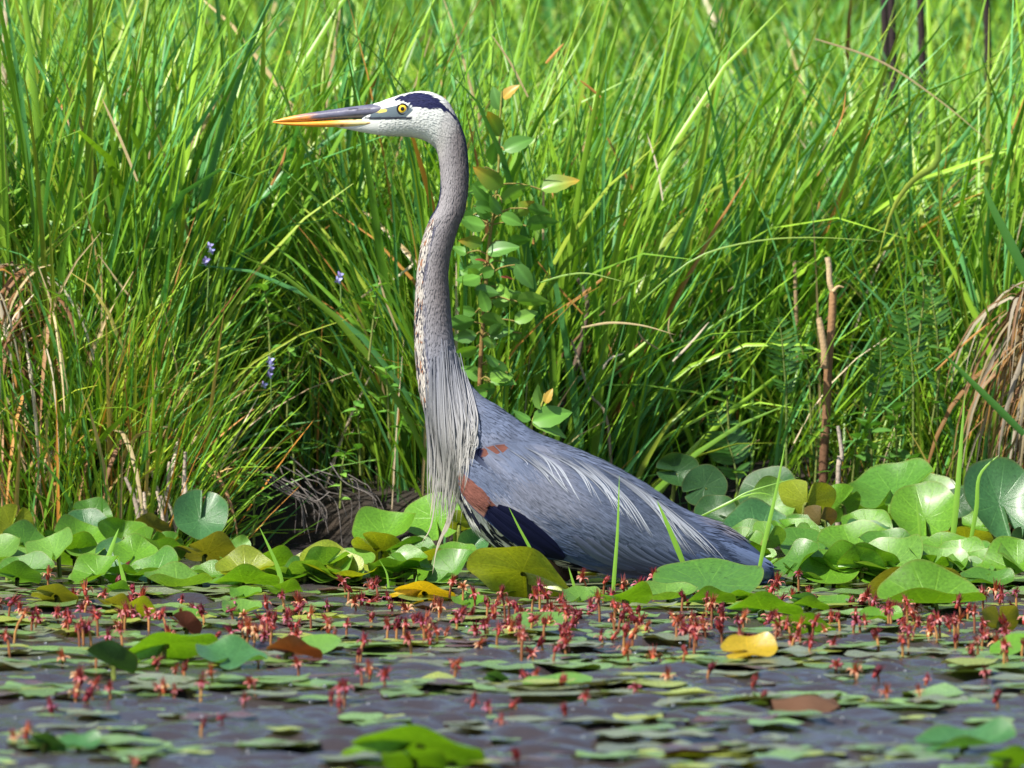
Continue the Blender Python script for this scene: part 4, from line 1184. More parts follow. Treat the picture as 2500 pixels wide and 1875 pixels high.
def flower(px, py_head, hpx, base_py=None):
    py_base = py_head + hpx
    p = at_z(px, py_base, 0.0)
    if p.y > 0.6: return
    H = max(0.012, hpx * scale_at(p.y))
    v = r.choices(range(6), [4, 3, 3, 1.4, 3, 1.2])[0]
    lean = (r.gauss(0, 0.16) * H, r.gauss(0, 0.16) * H)
    root = empty('pond_flower', (p.x, p.y, 0.0))
    pts = catmull([(0, 0, -0.05), (lean[0] * .25, lean[1] * .25, H * 0.45), (lean[0], lean[1], H)], 7)
    cc = np.linspace(0, 1, 7)[:, None]
    col = np.array([0.30, 0.17, 0.05]) * (1 - cc) + np.array([0.36, 0.13, 0.055]) * cc
    link('stalk', tube([Vector(q) for q in pts], [0.0021, 0.0021, 0.0020, 0.0019, 0.0018, 0.0019, 0.0022], 6, M_FLOWER, 'stalk', col), root)
    pet, sta, core = fvar[v]
    sc = r.uniform(0.62, 1.05)
    M = Matrix.Translation((lean[0], lean[1], H)) @ Euler((r.gauss(0, .42), r.gauss(0, .42), r.uniform(0, 6.28))).to_matrix().to_4x4() @ Matrix.Scale(sc, 4)
    for nm, me in (('petals', pet), ('stamens', sta), ('flower_base', core)):
        o = link(nm, me, root); o.matrix_local = M
    tag(root, FL[v][0] + ' ' + zone(p.x, p.y)[0], 'flower', FL[v][1] + ', ' + zone(p.x, p.y)[1])
HAND = [(1095,1420,60),(1130,1432,55),(1160,1452,40),(1235,1448,75),(1243,1472,60),(1318,1432,70),(1340,1452,45),(1436,1410,50),(1472,1418,60),(1465,1462,60),(1524,1428,36),(1560,1436,12),(1592,1408,60),(1678,1452,26),(1702,1456,24),(1737,1474,60),(1874,1438,48),(1902,1420,30),(1908,1464,30),(1934,1458,20),(1950,1400,48),(2098,1472,16),(2175,1398,16),(2330,1398,18),(2328,1432,16),(2360,1430,14),(2400,1452,44),(2430,1442,30),(2482,1446,50),(2170,1490,52),(2082,1516,40),(2225,1520,54),(2290,1528,44),(2380,1496,56),(2388,1562,46),(2466,1546,50),
        (118,1404,34),(312,1384,36),(288,1424,20),(332,1440,36),(345,1455,30),(322,1476,10),(210,1442,30),(205,1470,40),(20,1470,50),(30,1500,80),(60,1490,20),(95,1494,18),(165,1510,40),(25,1555,50),(205,1520,60),(150,1534,10),(300,1540,56),(362,1490,40),(500,1496,40),(440,1474,12),(735,1478,14),(845,1420,40),(905,1434,20),(925,1430,40),(850,1440,40),(730,1470,20),(800,1480,20),(640,1510,40),(660,1530,50),(620,1540,36),(700,1510,24),(760,1500,40),(870,1470,30),(960,1480,26),(600,1500,24),(580,1480,30),
        (520,1640,40),(450,1635,30),(490,1670,36),(625,1665,34),(270,1680,30),(190,1660,12),(225,1680,14),(400,1690,12),(425,1695,14),(730,1620,36),(885,1640,36),(940,1650,40),(840,1680,40),(810,1710,14),(830,1730,10),(595,1715,14),(215,1710,12),(185,1705,10),(130,1740,10),(65,1790,24),(40,1810,14),(490,1770,22),(545,1765,10),(330,1870,12),(1150,1722,14),(1200,1735,14),(1262,1720,26),(1380,1740,18),(1225,1776,10),(1265,1862,8),(1310,1660,8)]
for (px, py, h) in HAND: flower(px, py, h)
for _ in range(240):
    py = r.gauss(1520, 34); px = r.uniform(-20, 2520)
    if r.random() < 0.35: px = r.gauss(r.choice([720, 1080, 1450, 1750, 2200, 1320]), 70)
    py = min(max(py, 1455), 1625)
    flower(px, py, r.choice([r.uniform(8, 22), r.uniform(22, 62), r.uniform(20, 50)]))
for _ in range(26):
    flower(r.uniform(0, 2500), r.uniform(1600, 1720), r.uniform(10, 40))

# ------------------------------------------------------------------ single blades and stalks
def ribbon(name, path, Yd, width_px, c0, c1, mat, label, cat, group=None, dY=0.0, twist=0.3, seg=14, taper=2.4, parent=None):
    n = seg + 1
    C = catmull(path, n)
    s = np.linspace(0, 1, n)
    P = np.array([tuple(at(C[i, 0], C[i, 1], Yd + dY * s[i])) for i in range(n)])
    T = np.gradient(P, axis=0); T /= np.linalg.norm(T, axis=1)[:, None]
    side = np.cross(T, np.array([0, 1.0, 0])); side /= np.linalg.norm(side, axis=1)[:, None] + 1e-9
    nor = np.cross(side, T)
    ta = twist * np.sin(s * 2.2 + 0.4)
    W = side * np.cos(ta)[:, None] + nor * np.sin(ta)[:, None]; N = np.cross(T, W)
    hw = (width_px * scale_at(Yd) * 0.5 * np.minimum(1, 0.7 + s) * np.clip(1 - s ** taper, 0.03, 1))[:, None]
    base = P[0].copy()
    V_ = np.stack([P - W * hw, P + N * hw * 0.45, P + W * hw], 1).reshape(-1, 3) - base
    cc = np.repeat((np.array(c0)[None] * (1 - s)[:, None] + np.array(c1)[None] * s[:, None])[:, None], 3, 1).reshape(-1, 3)
    o = link(name, make_mesh(name, V_, grid_faces(n, 3), mat, cc), parent)
    o.location = base
    return tag(o, label, cat, group)

GB = (0.16, 0.33, 0.03); GB2 = (0.20, 0.40, 0.05)
for path, Yd, w, lab in [
  ([(1494,1482),(1500,1400),(1508,1290),(1512,1160)], -0.16, 11, 'tall thin green grass blade crossing in front of the heron wing'),
  ([(1672,1385),(1650,1330),(1625,1270),(1604,1222)], -0.12, 15, 'leaning green blade crossing the heron lower back'),
  ([(1322,1402),(1300,1350),(1268,1290),(1242,1238)], -0.14, 9, 'leaning green blade crossing the dark wing patch'),
  ([(1852,1398),(1870,1310),(1895,1200),(1918,1078)], -0.10, 12, 'tall thin green grass blade beside the heron tail tip'),
  ([(1408,1452),(1400,1425),(1388,1384)], -0.16, 9, 'short green blade beside the heron legs'),
  ([(2322,1345),(2334,1240),(2345,1100),(2356,960)], 0.30, 16, 'tall broad green blade rising through the lily leaves'),
  ([(2368,1330),(2384,1240),(2392,1160),(2440,1110)], 0.34, 12, 'bent green blade rising beside the tall broad one'),
  ([(2247,1318),(2244,1280),(2236,1218)], 0.50, 9, 'thin green sprout standing before the large round lily leaf'),
  ([(245,1424),(258,1380),(275,1330),(290,1290)], 0.10, 16, 'wide pale green blade standing over shining lily leaves'),
  ([(300,1478),(304,1430),(296,1390),(287,1360)], -0.10, 14, 'short green blade rising among the red flowers'),
  ([(688,1478),(686,1420),(672,1370),(632,1284)], -0.06, 15, 'leaning green blade with a bent top before the dark hollow'),
  ([(957,1490),(950,1450),(944,1400),(925,1366)], -0.15, 7, 'thin dark green blade curving up among red flowers'),
  ([(1006,1476),(1010,1450),(1018,1404)], -0.20, 10, 'short pale green blade before the yellow domed leaf'),
  ([(2078,1600),(2068,1560),(2054,1518)], -0.80, 18, 'broad cut green leaf tip poking out of the flowery water'),
  ([(1712,1260),(1780,1228),(1830,1200),(1950,1165)], 0.12, 6, 'thin arched green blade behind the heron rump'),
  ([(1712,1262),(1790,1222),(1850,1204),(1890,1212)], 0.14, 6, 'thin drooping green blade behind the heron rump')]:
    ribbon('grass_blade', path, Yd, w, GB, GB2, M_GRASS, lab, 'grass blade')
ribbon('grass_blade', [(2290,330),(2285,400),(2230,440),(2180,510),(2142,635)], 1.00, 18, (0.20, 0.34, 0.05), (0.46, 0.50, 0.07), M_GRASS, 'broad yellow blade bent over at its top above the dead stalk', 'grass blade')
ribbon('grass_blade', [(1560,740),(1700,630),(1850,588),(2000,580),(2160,590)], 0.95, 5, GB, (0.28, 0.36, 0.08), M_GRASS, 'long thin arching blade above the dark gap in the sedge', 'grass blade')
ribbon('grass_blade', [(1320,690),(1380,672),(1440,668),(1530,690)], 0.9, 5, GB, (0.34, 0.46, 0.14), M_GRASS, 'short thin arching blade beside the leafy sapling', 'grass blade')
ribbon('grass_blade', [(1420,800),(1490,788),(1570,795),(1650,818)], 0.9, 6, TAN, TAN * 1.1, M_DRY, 'thin dry straw arching over the dark gap in the sedge', 'grass blade')
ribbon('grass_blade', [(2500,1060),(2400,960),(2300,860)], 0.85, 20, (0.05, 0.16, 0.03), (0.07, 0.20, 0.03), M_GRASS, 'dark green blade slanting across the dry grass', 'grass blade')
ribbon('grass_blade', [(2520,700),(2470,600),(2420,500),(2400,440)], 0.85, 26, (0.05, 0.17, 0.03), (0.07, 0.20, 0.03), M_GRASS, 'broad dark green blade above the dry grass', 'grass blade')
ribbon('grass_blade', [(1990,95),(2150,150),(2300,250),(2430,360)], 1.4, 6, TAN * 0.7, TAN * 0.9, M_DRY, 'long fallen straw lying across the upper sedge', 'grass blade')
dr = random.Random(77)
for k in range(24):                                       # pale straws among the green
    x = dr.choice([dr.uniform(0, 420), dr.uniform(0, 2500), dr.uniform(1250, 1650)]); y = dr.uniform(150, 1150)
    L = dr.uniform(60, 230); a = dr.gauss(math.pi / 2, 0.55)
    p0 = (x, y); p2 = (x + L * math.cos(a), y - L * math.sin(a)); p1 = ((p0[0] + p2[0]) / 2 + dr.gauss(0, 5), (p0[1] + p2[1]) / 2 + dr.gauss(0, 4))
    c = [TAN, PALE, ORANGE][dr.randrange(3)] * dr.uniform(0.8, 1.2)
    ribbon('dry_straw', [p0, p1, p2], dr.uniform(0.98, 1.25), dr.uniform(4, 7.5), c, c, M_DRY, 'dry straw coloured blade caught among the green sedge', 'straw', 'straws caught in the sedge', taper=5)

def stalk(name, path, Yd, r0, r1, c0, c1, label=None, cat=None, group=None, parent=None, ground=True):
    P = [at(x, y, Yd) for x, y in path]
    if path[0][1] > 1000 and ground:
        g = float(ground_z(P[0].x, P[0].y)) - 0.02
        if P[0].z > g: P.insert(0, Vector((P[0].x, P[0].y, g)))
    Q = catmull([tuple(p) for p in P], 14); base = Vector(Q[0])
    t = np.linspace(0, 1, 14)[:, None]
    o = link(name, tube([Vector(q) - base for q in Q], np.linspace(r0, r1, 14), 8, M_BARK, name, np.array(c0) * (1 - t) + np.array(c1) * t), parent)
    if parent is None: o.location = base; tag(o, label, cat, group)
    else: o.location = base - parent.location
    return o
d1 = empty('dead_stalk', at(2015, 1150, 1.22)); tag(d1, 'broken brown dead stalk with split top standing in the dark gap', 'stalk')
stalk('stem', [(2010,1165),(2016,1050),(2022,900),(2030,800),(2034,712)], 1.22, 0.0085, 0.0065, (0.07, 0.03, 0.02), (0.34, 0.19, 0.09), parent=d1)
stalk('side_stem', [(2012,900),(2013,860),(2004,800),(1998,776)], 1.20, 0.007, 0.005, (0.30, 0.19, 0.10), (0.50, 0.36, 0.20), parent=d1)
stalk('broken_top', [(2034,715),(2026,690),(2024,650),(2020,628)], 1.22, 0.005, 0.005, (0.46, 0.33, 0.18), (0.52, 0.40, 0.24), parent=d1)
stalk('splinter', [(2034,712),(2046,700),(2060,702)], 1.21, 0.004, 0.001, (0.46, 0.33, 0.18), (0.40, 0.28, 0.14), parent=d1)
stalk('dead_stalk', [(1950,900),(1944,760),(1940,640)], 1.50, 0.004, 0.003, (0.12, 0.06, 0.03), (0.42, 0.30, 0.17), 'thin straight dead stalk behind the broken brown one', 'stalk')
stalk('dead_stalk', [(1490,1090),(1440,960),(1395,830)], 1.16, 0.0028, 0.0020, (0.16, 0.12, 0.07), (0.34, 0.28, 0.19), 'pale bent dead stalk leaning beside the heron back', 'stalk')
stalk('dead_stalk', [(1370,1010),(1395,930),(1420,830),(1435,740),(1410,680)], 1.22, 0.007, 0.003, (0.07, 0.035, 0.02), (0.17, 0.13, 0.10), 'dark crooked dead stalk by the leafy sapling', 'stalk')
stalk('dead_stalk', [(2046,1180),(2056,1120),(2046,1040)], 1.15, 0.005, 0.003, (0.34, 0.27, 0.2), (0.40, 0.34, 0.28), 'short grey curved stem at the foot of the broken stalk', 'stalk')
for k in range(16):                                       # bleached stems at the foot of the bank
    x = dr.uniform(340, 470); y0 = dr.uniform(1270, 1330); h = dr.uniform(70, 190); lx = dr.gauss(-12, 18)
    c = np.array([0.46, 0.37, 0.29]) * dr.uniform(0.6, 1.1)
    stalk('bleached_stem', [(x, y0), (x + lx * .4 + dr.gauss(0, 4), y0 - h * .5), (x + lx, y0 - h)], dr.uniform(0.80, 0.92), dr.uniform(0.003, 0.006), 0.0025, c, c * 1.05, 'bleached dead stem hanging at the foot of the bank beside the hollow', 'stem', 'bleached stems by the hollow', ground=False)
for k in range(26):
    x = dr.uniform(700, 930); y0 = dr.uniform(1180, 1240); h = dr.uniform(50, 130); a = dr.gauss(0.9, 0.35)
    c = np.array([0.22, 0.19, 0.17]) * dr.uniform(0.4, 1.1)
    stalk('hanging_root', [(x - 110 + 60 * dr.random(), y0 - 40 - 30 * dr.random()), (x - 40 + dr.gauss(0, 12), y0 - 22 + dr.gauss(0, 6)), (x + dr.gauss(0, 8), y0 + 10 + dr.gauss(0, 8)), (x + h * math.cos(a) * .3, y0 + h * math.sin(a))], dr.uniform(0.90, 1.02), 0.0011, 0.0006, c, c, 'thin grey dead stem drooping over the dark hollow', 'stem', 'dead stems over the hollow', ground=False)

# dry tussocks
def tussock(name, label, px0, px1, py_top, py_bot, Yd, n, seed, colset):
    r_ = np.random.default_rng(seed)
    xs_ = r_.uniform(px0, px1, n); tops = py_top + (py_bot - py_top) * r_.random(n) ** 1.6 * 0.75
    Ys = Yd + r_.uniform(-0.10, 0.14, n)
    base = np.array([tuple(at(xs_[i], tops[i], Ys[i])) for i in range(n)])
    length = np.minimum(r_.uniform(0.07, 0.30, n), np.maximum(0.05, base[:, 2] + 0.02))
    az = r_.uniform(0, 2 * np.pi, n)
    tilt = r_.uniform(0.9, 2.8, n); bend = np.maximum(0.1, np.pi * 0.97 - tilt)
    ci = r_.integers(0, len(colset), n)
    c = np.array(colset)[ci] * r_.uniform(0.6, 1.2, (n, 1))
    V_, F_, C_ = blades(base, az, length * 1.15, r_.uniform(0.004, 0.010, n), tilt, bend, c, c * 0.9, r_.normal(0, 0.8, n), 6, power=0.5)
    return tag(link(name, make_mesh(name, V_, F_, M_DRY, C_)), label, 'grass', kind='stuff')
STRAW = [TAN * 0.62, ORANGE * 0.55, BROWN * 0.9, PALE * 0.6, np.array([0.24, 0.13, 0.06])]
tussock('dry_tussock', 'large rusty tan tussock of drooping dead grass behind the biggest lily leaf', 2500, 2720, 690, 1190, 1.10, 640, 5, STRAW)
tussock('dry_tussock', 'pale tan tussock of drooping dead grass under green sedge on the bank', -90, 130, 640, 1290, 1.02, 360, 6, [q * 1.6 for q in STRAW])
tussock('dry_tussock', 'low band of dead orange grass hanging over the bank edge', 120, 480, 1040, 1290, 0.97, 170, 7, [q * 1.4 for q in STRAW])

# ------------------------------------------------------------------ leaves, sapling, herbs
def leaf_mesh(name, seed, aspect=0.62, serr=0.05, fold=0.25, droop=0.25, mat=None, col=(0.12, 0.28, 0.03), tipc=None):
    n, m_ = 9, 7
    s = np.linspace(0, 1, n); a = np.linspace(-1, 1, m_)
    w = aspect * 0.5 * np.sin(np.pi * s ** 0.8) ** 0.8 * (1 - 0.25 * s)
    w[-1] = 0.004; w[0] = 0.02
    w = w * (1 + 0.08 * (np.arange(n) % 2))
    rs = random.Random(seed)
    ws = w * (1 + np.array([rs.uniform(-serr, serr) for _ in s]))
    x = np.repeat(s[:, None], m_, 1); y = ws[:, None] * a[None]
    z = fold * np.abs(y) - droop * (s ** 2)[:, None] + 0.015 * np.sin(s * 26)[:, None] * np.abs(a)[None]
    tip = np.array(tipc if tipc is not None else col)
    c = np.array(col)[None, None] * (1 - s ** 3)[:, None, None] + tip[None, None] * (s ** 3)[:, None, None]
    c = c * (1 + 0.35 * np.exp(-(a / 0.12) ** 2))[None, :, None]
    return make_mesh(name, np.stack([x, y, z], -1).reshape(-1, 3), grid_faces(n, m_), mat or M_LEAF, np.broadcast_to(c, (n, m_, 3)).reshape(-1, 3))
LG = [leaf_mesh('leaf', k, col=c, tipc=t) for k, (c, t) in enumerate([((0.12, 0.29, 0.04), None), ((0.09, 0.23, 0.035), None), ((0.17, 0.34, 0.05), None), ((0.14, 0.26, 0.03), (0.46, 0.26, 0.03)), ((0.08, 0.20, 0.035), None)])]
LEAF_ORANGE = leaf_mesh('leaf', 9, col=(0.42, 0.27, 0.04)); LEAF_YEL = leaf_mesh('leaf', 10, col=(0.34, 0.34, 0.05))

def put_leaf(root, me, p, ang_deg, size, yaw, roll, name='leaf'):
    o = link(name, me, root)
    R = Matrix.Rotation(-math.radians(ang_deg), 3, 'Y') @ Matrix.Rotation(math.radians(yaw), 3, 'Z') @ Matrix.Rotation(math.radians(roll), 3, 'X')
    o.matrix_local = Matrix.Translation(Vector(p) - root.location) @ (R @ Matrix.Scale(size, 3)).to_4x4()
    return o
SY = 0.98
sap = empty('sapling', at(1178, 1060, SY)); tag(sap, 'young leafy sapling with orange tipped leaves growing behind the heron neck', 'sapling')
def C3(x, y): return (1100 + x * 0.603, 150 + y * 0.603)
stem_px = [C3(115, 1500), C3(120, 1250), C3(132, 1050), C3(145, 880), C3(158, 720), C3(180, 580), C3(195, 420), C3(200, 250), C3(208, 120)]
sp = catmull([tuple(at(x, y, SY)) for x, y in stem_px], 30)
sp[0, 2] = min(sp[0, 2], 0.02)
link('stem', tube([Vector(q) - sap.location for q in sp], np.linspace(0.0042, 0.0016, 30), 8, M_BARK, 'stem', [np.array([0.20, 0.10, 0.04]) * (1 - t) + np.array([0.22, 0.24, 0.05]) * t for t in np.linspace(0, 1, 30)]), sap)
def stem_at(py):
    i = int(np.argmin([abs(at(1250, py, SY).z - q[2]) for q in sp])); return sp[i]
leaves = [(170,245,120,110,3),(275,330,28,110,1),(175,385,265,100,4),(150,470,150,120,3),(440,490,22,130,3),(260,530,40,110,2),(160,600,150,95,2),(85,655,165,95,0),(370,650,14,110,1),(280,720,22,90,0),(80,730,180,80,3),(210,755,20,110,1),(95,840,170,85,4),(230,955,20,110,2),(60,890,200,105,0),(340,960,10,120,2),(135,970,110,80,0),(305,1030,25,85,2),(185,1050,-12,70,0),(55,1115,190,85,4),(55,1180,205,95,2),(90,1260,160,90,0),(220,1270,18,105,2),(300,870,-50,100,4),(240,120,48,75,'o'),(185,150,110,85,4),(300,590,35,90,3),(360,600,-5,80,1),(120,540,140,90,1),(250,640,-20,80,0),(60,1010,170,70,1),(260,820,-8,80,1),(150,820,60,70,0),(110,1350,200,70,0)]
rl_ = random.Random(12)
for _ in range(26):
    y_ = rl_.uniform(430, 1330); leaves.append((150 + rl_.gauss(0, 75), y_, rl_.choice((rl_.uniform(-25, 50), rl_.uniform(130, 205))), rl_.uniform(55, 105), rl_.choice((0, 1, 1, 2, 4))))
for (x, y, a, L, kd) in leaves:
    tx, ty = C3(x, y); size = L * 0.603 * scale_at(SY) * 1.2
    cpt = at(tx, ty, SY + random.uniform(-0.03, 0.03))
    dirv = Vector((math.cos(math.radians(a)), 0, math.sin(math.radians(a))))
    start = cpt - dirv * size * 0.5
    sx = stem_at(ty + 10 * (1 if a < 180 else -1))
    lf = put_leaf(sap, LEAF_ORANGE if kd == 'o' else LG[kd], start, a, size, random.uniform(-30, 30), random.uniform(50, 90) * random.choice((-1, 1, 1)))
    seg_ = [Vector(sx), (Vector(sx) + start) * 0.5 + Vector((0, 0, 0.006)), start]
    q = catmull([tuple(k) for k in seg_], 5)
    link('twig', tube([Vector(k) - sap.location for k in q], [0.0013] * 5, 5, M_BARK, 'twig', [(0.22, 0.18, 0.05)] * 5), sap)
for (x, y, k) in [(118, 803, 0), (222, 873, 1)]:
    tx, ty = C3(x, y); put_leaf(sap, leaf_mesh('leaf', 40 + k, aspect=0.35, col=(0.20, 0.05, 0.03)), at(tx - 12, ty, SY - .01), 0, 0.024, 10, 30)
# low spray of leaves beside the heron back
spr = empty('leafy_sprig', at(1300, 1060, 0.72)); tag(spr, 'bright green leafy sprig with one orange leaf above the heron shoulder', 'sprig')
SPY = 0.72
q = catmull([tuple(at(1295, 1100, SPY)), tuple(at(1300, 1030, SPY)), tuple(at(1322, 990, SPY)), tuple(at(1330, 960, SPY))], 10)
q = np.concatenate([[[q[0, 0], q[0, 1] + 0.3, 0.0]], q])
link('stem', tube([Vector(k) - spr.location for k in q], np.linspace(0.003, 0.0015, 11), 6, M_BARK, 'stem', [(0.25, 0.25, 0.05)] * 11), spr)
for (x, y, a, L, me) in [(1320,1000,105,62,LG[2]), (1332,985,70,40,LEAF_ORANGE), (1300,1030,18,100,LG[0]), (1300,1035,-12,92,LG[2]), (1296,1025,160,50,LG[1])]:
    put_leaf(spr, me, at(x, y, SPY - 0.005), a, L * scale_at(SPY), random.uniform(-20, 20), random.choice((-1, 1)) * random.uniform(30, 70))

def herb(px, py, Yd, hpx, nl, size, label, group, seed, dark=False):
    r_ = random.Random(seed)
    base = at(px, py, Yd); root = empty('herb', base); sc = scale_at(Yd); H = hpx * sc
    top = Vector((r_.gauss(0, .15) * H, r_.gauss(0, .1) * H, H))
    pts = catmull([(0, 0, -0.04), tuple(top * 0.5 + Vector((r_.gauss(0, .06) * H, 0, 0))), tuple(top)], 8)
    link('stem', tube([Vector(p) for p in pts], np.linspace(0.0022, 0.0012, 8), 5, M_BARK, 'stem', [(0.14, 0.17, 0.04)] * 8), root)
    for k in range(nl):
        t = 0.2 + 0.8 * (k + 0.5) / nl
        p = Vector(pts[min(7, int(t * 7.99))]); a = k * 2.4 + r_.uniform(-.4, .4)
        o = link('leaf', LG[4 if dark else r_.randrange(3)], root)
        o.matrix_local = Matrix.Translation(p) @ (Euler((r_.gauss(0, .3), r_.uniform(-0.7, 0.1), a)).to_matrix() @ Matrix.Scale(size * sc * r_.uniform(0.75, 1.15), 3)).to_4x4()
    tag(root, label, 'herb', group)
hb = 'small bright green broad leaved herb growing in the low grass of the bank'; hbg = 'herbs in the low grass'
for k, (x, y, h, nl, s_) in enumerate([(620,1270,110,14,48),(600,1180,60,8,40),(500,1000,120,12,44),(460,930,90,10,40),(720,1130,80,10,36),(830,1180,70,10,34),(560,1100,80,10,34),(330,1010,90,10,36),(240,1180,80,10,40),(880,1100,110,12,40),(950,1010,110,12,38),(700,980,120,12,38),(420,1120,70,9,34),(130,1000,60,8,50),(660,820,120,10,44),(900,820,120,10,40)]):
    herb(x, y, 0.93 if y > 1150 else 1.02, h, nl, s_, hb, hbg, 500 + k)
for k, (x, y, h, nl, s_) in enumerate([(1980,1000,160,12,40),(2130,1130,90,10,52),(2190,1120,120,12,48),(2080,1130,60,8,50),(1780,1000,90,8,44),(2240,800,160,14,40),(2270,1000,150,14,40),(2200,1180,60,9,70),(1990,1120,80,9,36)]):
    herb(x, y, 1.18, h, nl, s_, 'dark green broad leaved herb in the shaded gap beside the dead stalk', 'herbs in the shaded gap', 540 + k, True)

# ferns
pinna = leaf_mesh('leaflet', 60, aspect=0.24, fold=0.1, droop=0.1, col=(0.05, 0.15, 0.022)); 
def fern(path, Yd, size, label, n=15):
    root = empty('fern', at(*path[0], Yd)); tag(root, label, 'fern')
    P = catmull([tuple(at(x, y, Yd)) for x, y in path], 20)
    b = P[0].copy(); b[2] = float(ground_z(b[0], b[1])) - 0.01
    P = np.concatenate([[b], P]) if b[2] < P[0][2] else P
    link('stem', tube([Vector(p) - root.location for p in P], np.linspace(0.0022, 0.0008, len(P)), 5, M_BARK, 'stem', [(0.12, 0.17, 0.04)] * len(P)), root)
    for k in range(n):
        t = (k + 0.5) / n
        p = P[min(len(P) - 2, int(t * (len(P) - 2)) + 1)]; L = size * scale_at(Yd) * math.sin(math.pi * (0.12 + 0.83 * t)) 
        T = Vector(P[min(len(P) - 1, int(t * (len(P) - 2)) + 2)]) - Vector(p); ta = math.degrees(math.atan2(T.z, T.x))
        for sgn in (-1, 1):
            put_leaf(root, pinna, p, ta + sgn * 68, max(0.008, L), random.uniform(-15, 15), 80, 'leaflet')
fern([(1920,960),(1915,900),(1908,820),(1900,775)], 1.22, 49, 'upright light green fern beside the dead stalk', 17)
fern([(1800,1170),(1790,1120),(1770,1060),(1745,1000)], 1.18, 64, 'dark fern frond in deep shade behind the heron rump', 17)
fern([(2230,930),(2225,860),(2215,780),(2205,720)], 1.24, 56, 'fern frond between the dead stalk and the dry tussock', 16)
fern([(2290,840),(2285,790),(2275,730),(2270,680)], 1.28, 48, 'small light fern frond beside the dry tussock', 14)
fern([(2120,1010),(2140,960),(2150,890),(2148,830)], 1.28, 52, 'fern frond arching just past the dead stalk', 14)

# violet flower spikes in the sedge
pet_v = leaf_mesh('petal', 70, aspect=0.75, fold=0.1, droop=0.3, mat=M_FLOWER, col=(0.30, 0.28, 0.62))
for (pts, heads, lab) in [([(505,760),(508,700),(512,600)], [(512,600),(505,635),(516,612),(500,640)], 'pale violet flower spike standing in the tall sedge past the bill tip'),
                          ([(662,1010),(662,960),(660,880)], [(660,880),(662,900),(658,915),(645,940),(661,890)], 'violet flower spike low in the grass near the bank'),
                          ([(832,740),(832,700),(830,670)], [(830,672),(826,684)], 'tiny violet flower beside the heron neck in the grass')]:
    Yd = 1.0; root = empty('violet_flower', at(*pts[0], Yd)); tag(root, lab, 'flower')
    P = catmull([tuple(at(x, y, Yd)) for x, y in pts], 8)
    link('stalk', tube([Vector(p) - root.location for p in P], [0.0014] * 8, 5, M_BARK, 'stalk', [(0.12, 0.2, 0.05)] * 8), root)
    for (hx, hy) in heads:
        for k in range(4):
            put_leaf(root, pet_v, at(hx, hy, Yd - .004), k * 90 + 30, 0.0075, random.uniform(-30, 30), 60, 'petal')

# withered yellow leaf and brown debris on the water
yl = lily(1765, 1570, 1895, 1628, water_y(1622), 1, 4, 'Y', 30, 4, 'crumpled bright yellow dead leaf floating among the flowers', None, stem=False, name='dead_leaf')
yl['category'] = 'leaf'
dbm = pad_mesh('debris', 401, M_BARK, rings=12, seg=36, cup=-0.6, wave=0.3, notch=False)
cc_ = dbm.color_attributes.new('Col', 'FLOAT_COLOR', 'POINT'); cc_.data.foreach_set('color', np.tile(np.array([0.11, 0.055, 0.03, 1.0], np.float32), len(dbm.vertices)))
db = link('debris_mound', dbm); p = at_z(1975, 1738, 0.0); db.location = (p.x, p.y, 0.022); db.scale = (0.045, 0.04, 0.04)
tag(db, 'low brown mound of rotting plant debris on the open water', 'debris')

# ------------------------------------------------------------------ bushes behind the meadow
def bush(x, y, w, h, n, seed, label, col):
    r_ = np.random.default_rng(seed); g = float(ground_z(x, y))
    root = empty('bush', (x, y, g))
    for k in range(5):
        a = r_.uniform(0, 6.28); rr_ = r_.uniform(0.2, 0.55) * w
        P = catmull([(0, 0, -0.05), (rr_ * .3 * math.cos(a), rr_ * .3 * math.sin(a), h * .4), (rr_ * math.cos(a), rr_ * math.sin(a), h * r_.uniform(.75, .95))], 10)
        link('branch', tube([Vector(p) for p in P], np.linspace(0.022, 0.005, 10), 6, M_BARK, 'branch', [(0.035, 0.025, 0.02)] * 10), root)
    u = r_.normal(size=(n, 3)); u /= np.linalg.norm(u, axis=1)[:, None]
    clump = r_.normal(size=(26, 3)); clump /= np.linalg.norm(clump, axis=1)[:, None]
    ci = r_.integers(0, 26, n)
    p = (clump[ci] * r_.uniform(0.45, 0.95, (26, 1))[ci] + u * 0.26 * r_.random((n, 1)) ** 0.5) * np.array([w * .5, w * .5, h * .5]) + np.array([0, 0, h * 0.55])
    L = r_.uniform(0.03, 0.06, n)[:, None]
    d = r_.normal(size=(n, 3)); d[:, 2] -= 0.2; d /= np.linalg.norm(d, axis=1)[:, None]
    e = np.cross(d, r_.normal(size=(n, 3))); e /= np.linalg.norm(e, axis=1)[:, None]
    VV = np.stack([p, p + d * L * .5 + e * L * .32, p + d * L, p + d * L * .5 - e * L * .32], 1).reshape(-1, 3)
    F = np.arange(n * 4).reshape(n, 4)
    c = np.array(col) * r_.uniform(0.6, 1.35, (n, 1))
    o = link('crown', make_mesh('crown', VV, F, M_LEAF, np.repeat(c[:, None], 4, 1).reshape(-1, 3), smooth=False), root); o['kind'] = 'stuff'
    tag(root, label, 'bush', 'bushes behind the meadow')
rb = random.Random(9)
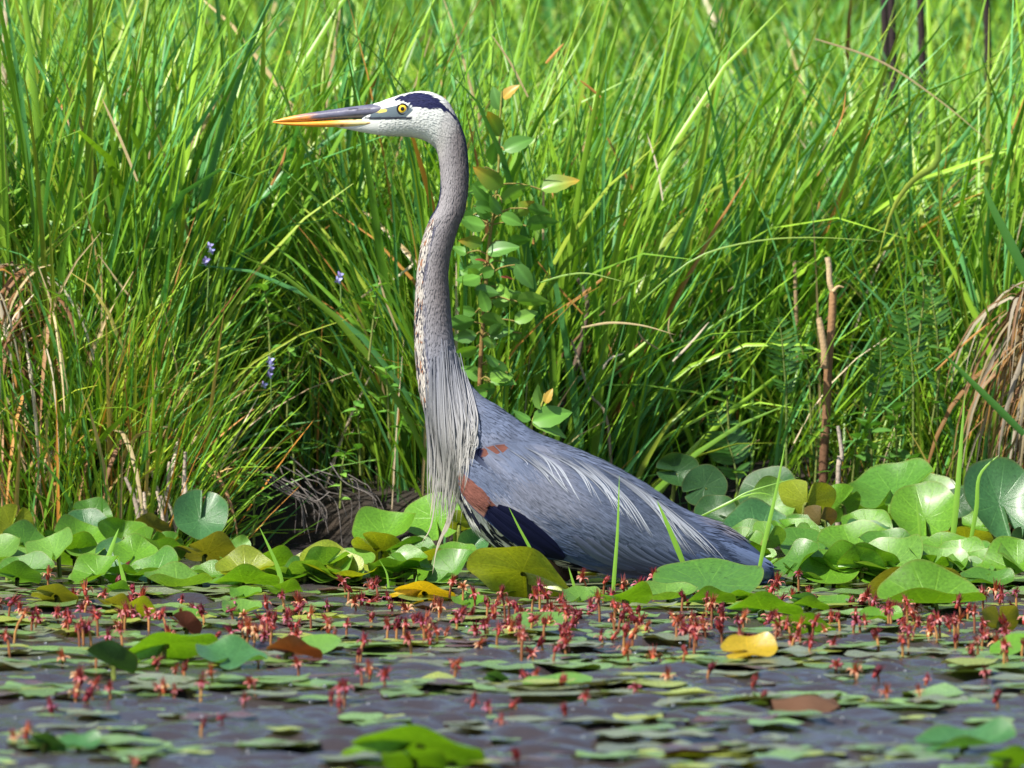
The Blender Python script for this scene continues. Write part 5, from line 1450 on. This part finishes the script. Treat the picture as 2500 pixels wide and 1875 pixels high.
for k in range(13):
    x = -2.7 + k * 0.45 + rb.uniform(-.1, .1)
    bush(x, 8.2 + rb.uniform(-.5, .7), rb.uniform(0.9, 1.3), rb.uniform(1.1, 1.7), 4200, 800 + k, 'leafy green bush with dark stems standing behind the sedge meadow', (0.085, 0.20, 0.03) if k % 3 else (0.12, 0.25, 0.035))
for k, (px, Yd) in enumerate([(2240, 3.2), (2170, 2.8), (2400, 3.4), (2150, 3.6)]):
    p = at(px, 350, Yd); g = float(ground_z(p.x, p.y))
    q = catmull([(p.x, p.y, g), (p.x + 0.01, p.y, g + .5), (p.x - .02, p.y, g + 1.25)], 10)
    o = link('woody_stem', tube([Vector(v) - Vector(q[0]) for v in q], np.linspace(0.010, 0.005, 10), 8, M_BARK, 'woody_stem', [(0.03, 0.02, 0.02)] * 10)); o.location = q[0]
    tag(o, 'dark woody stem standing up through the far sedge', 'stem', 'dark stems in the far sedge')

# ------------------------------------------------------------------ glossy drops added over the floating pads for sun glints
def drops(n, seed):
    t = NT('glint_drop'); t.p.inputs['Base Color'].default_value = (0.10, 0.11, 0.12, 1); t.p.inputs['Roughness'].default_value = 0.12; t.p.inputs['Specular IOR Level'].default_value = 1.0
    r_ = np.random.default_rng(seed)
    th = np.linspace(0.0, np.pi * 0.5, 5); ph = np.linspace(0, 2 * np.pi, 8, endpoint=False)
    q = np.stack([np.sin(th)[:, None] * np.cos(ph), np.sin(th)[:, None] * np.sin(ph), np.cos(th)[:, None] * np.ones(8)], -1).reshape(-1, 3)
    f = grid_faces(5, 8, True)
    C_ = np.array([tuple(at_z(r_.uniform(-60, 2560), 1465 + 400 * r_.random() ** 0.8, 0.006)) for _ in range(n)])
    R_ = 0.0007 + 0.0026 * r_.random(n) ** 2
    VV = (q[None] * R_[:, None, None] + C_[:, None]).reshape(-1, 3)
    FF = (f[None] + (np.arange(n) * len(q))[:, None, None]).reshape(-1, 4)
    tag(link('glint_drops', make_mesh('glint_drops', VV, FF, t.m)), 'tiny glossy drops added for sun glints over the floating pads', 'drops', kind='stuff')
drops(300, 5)
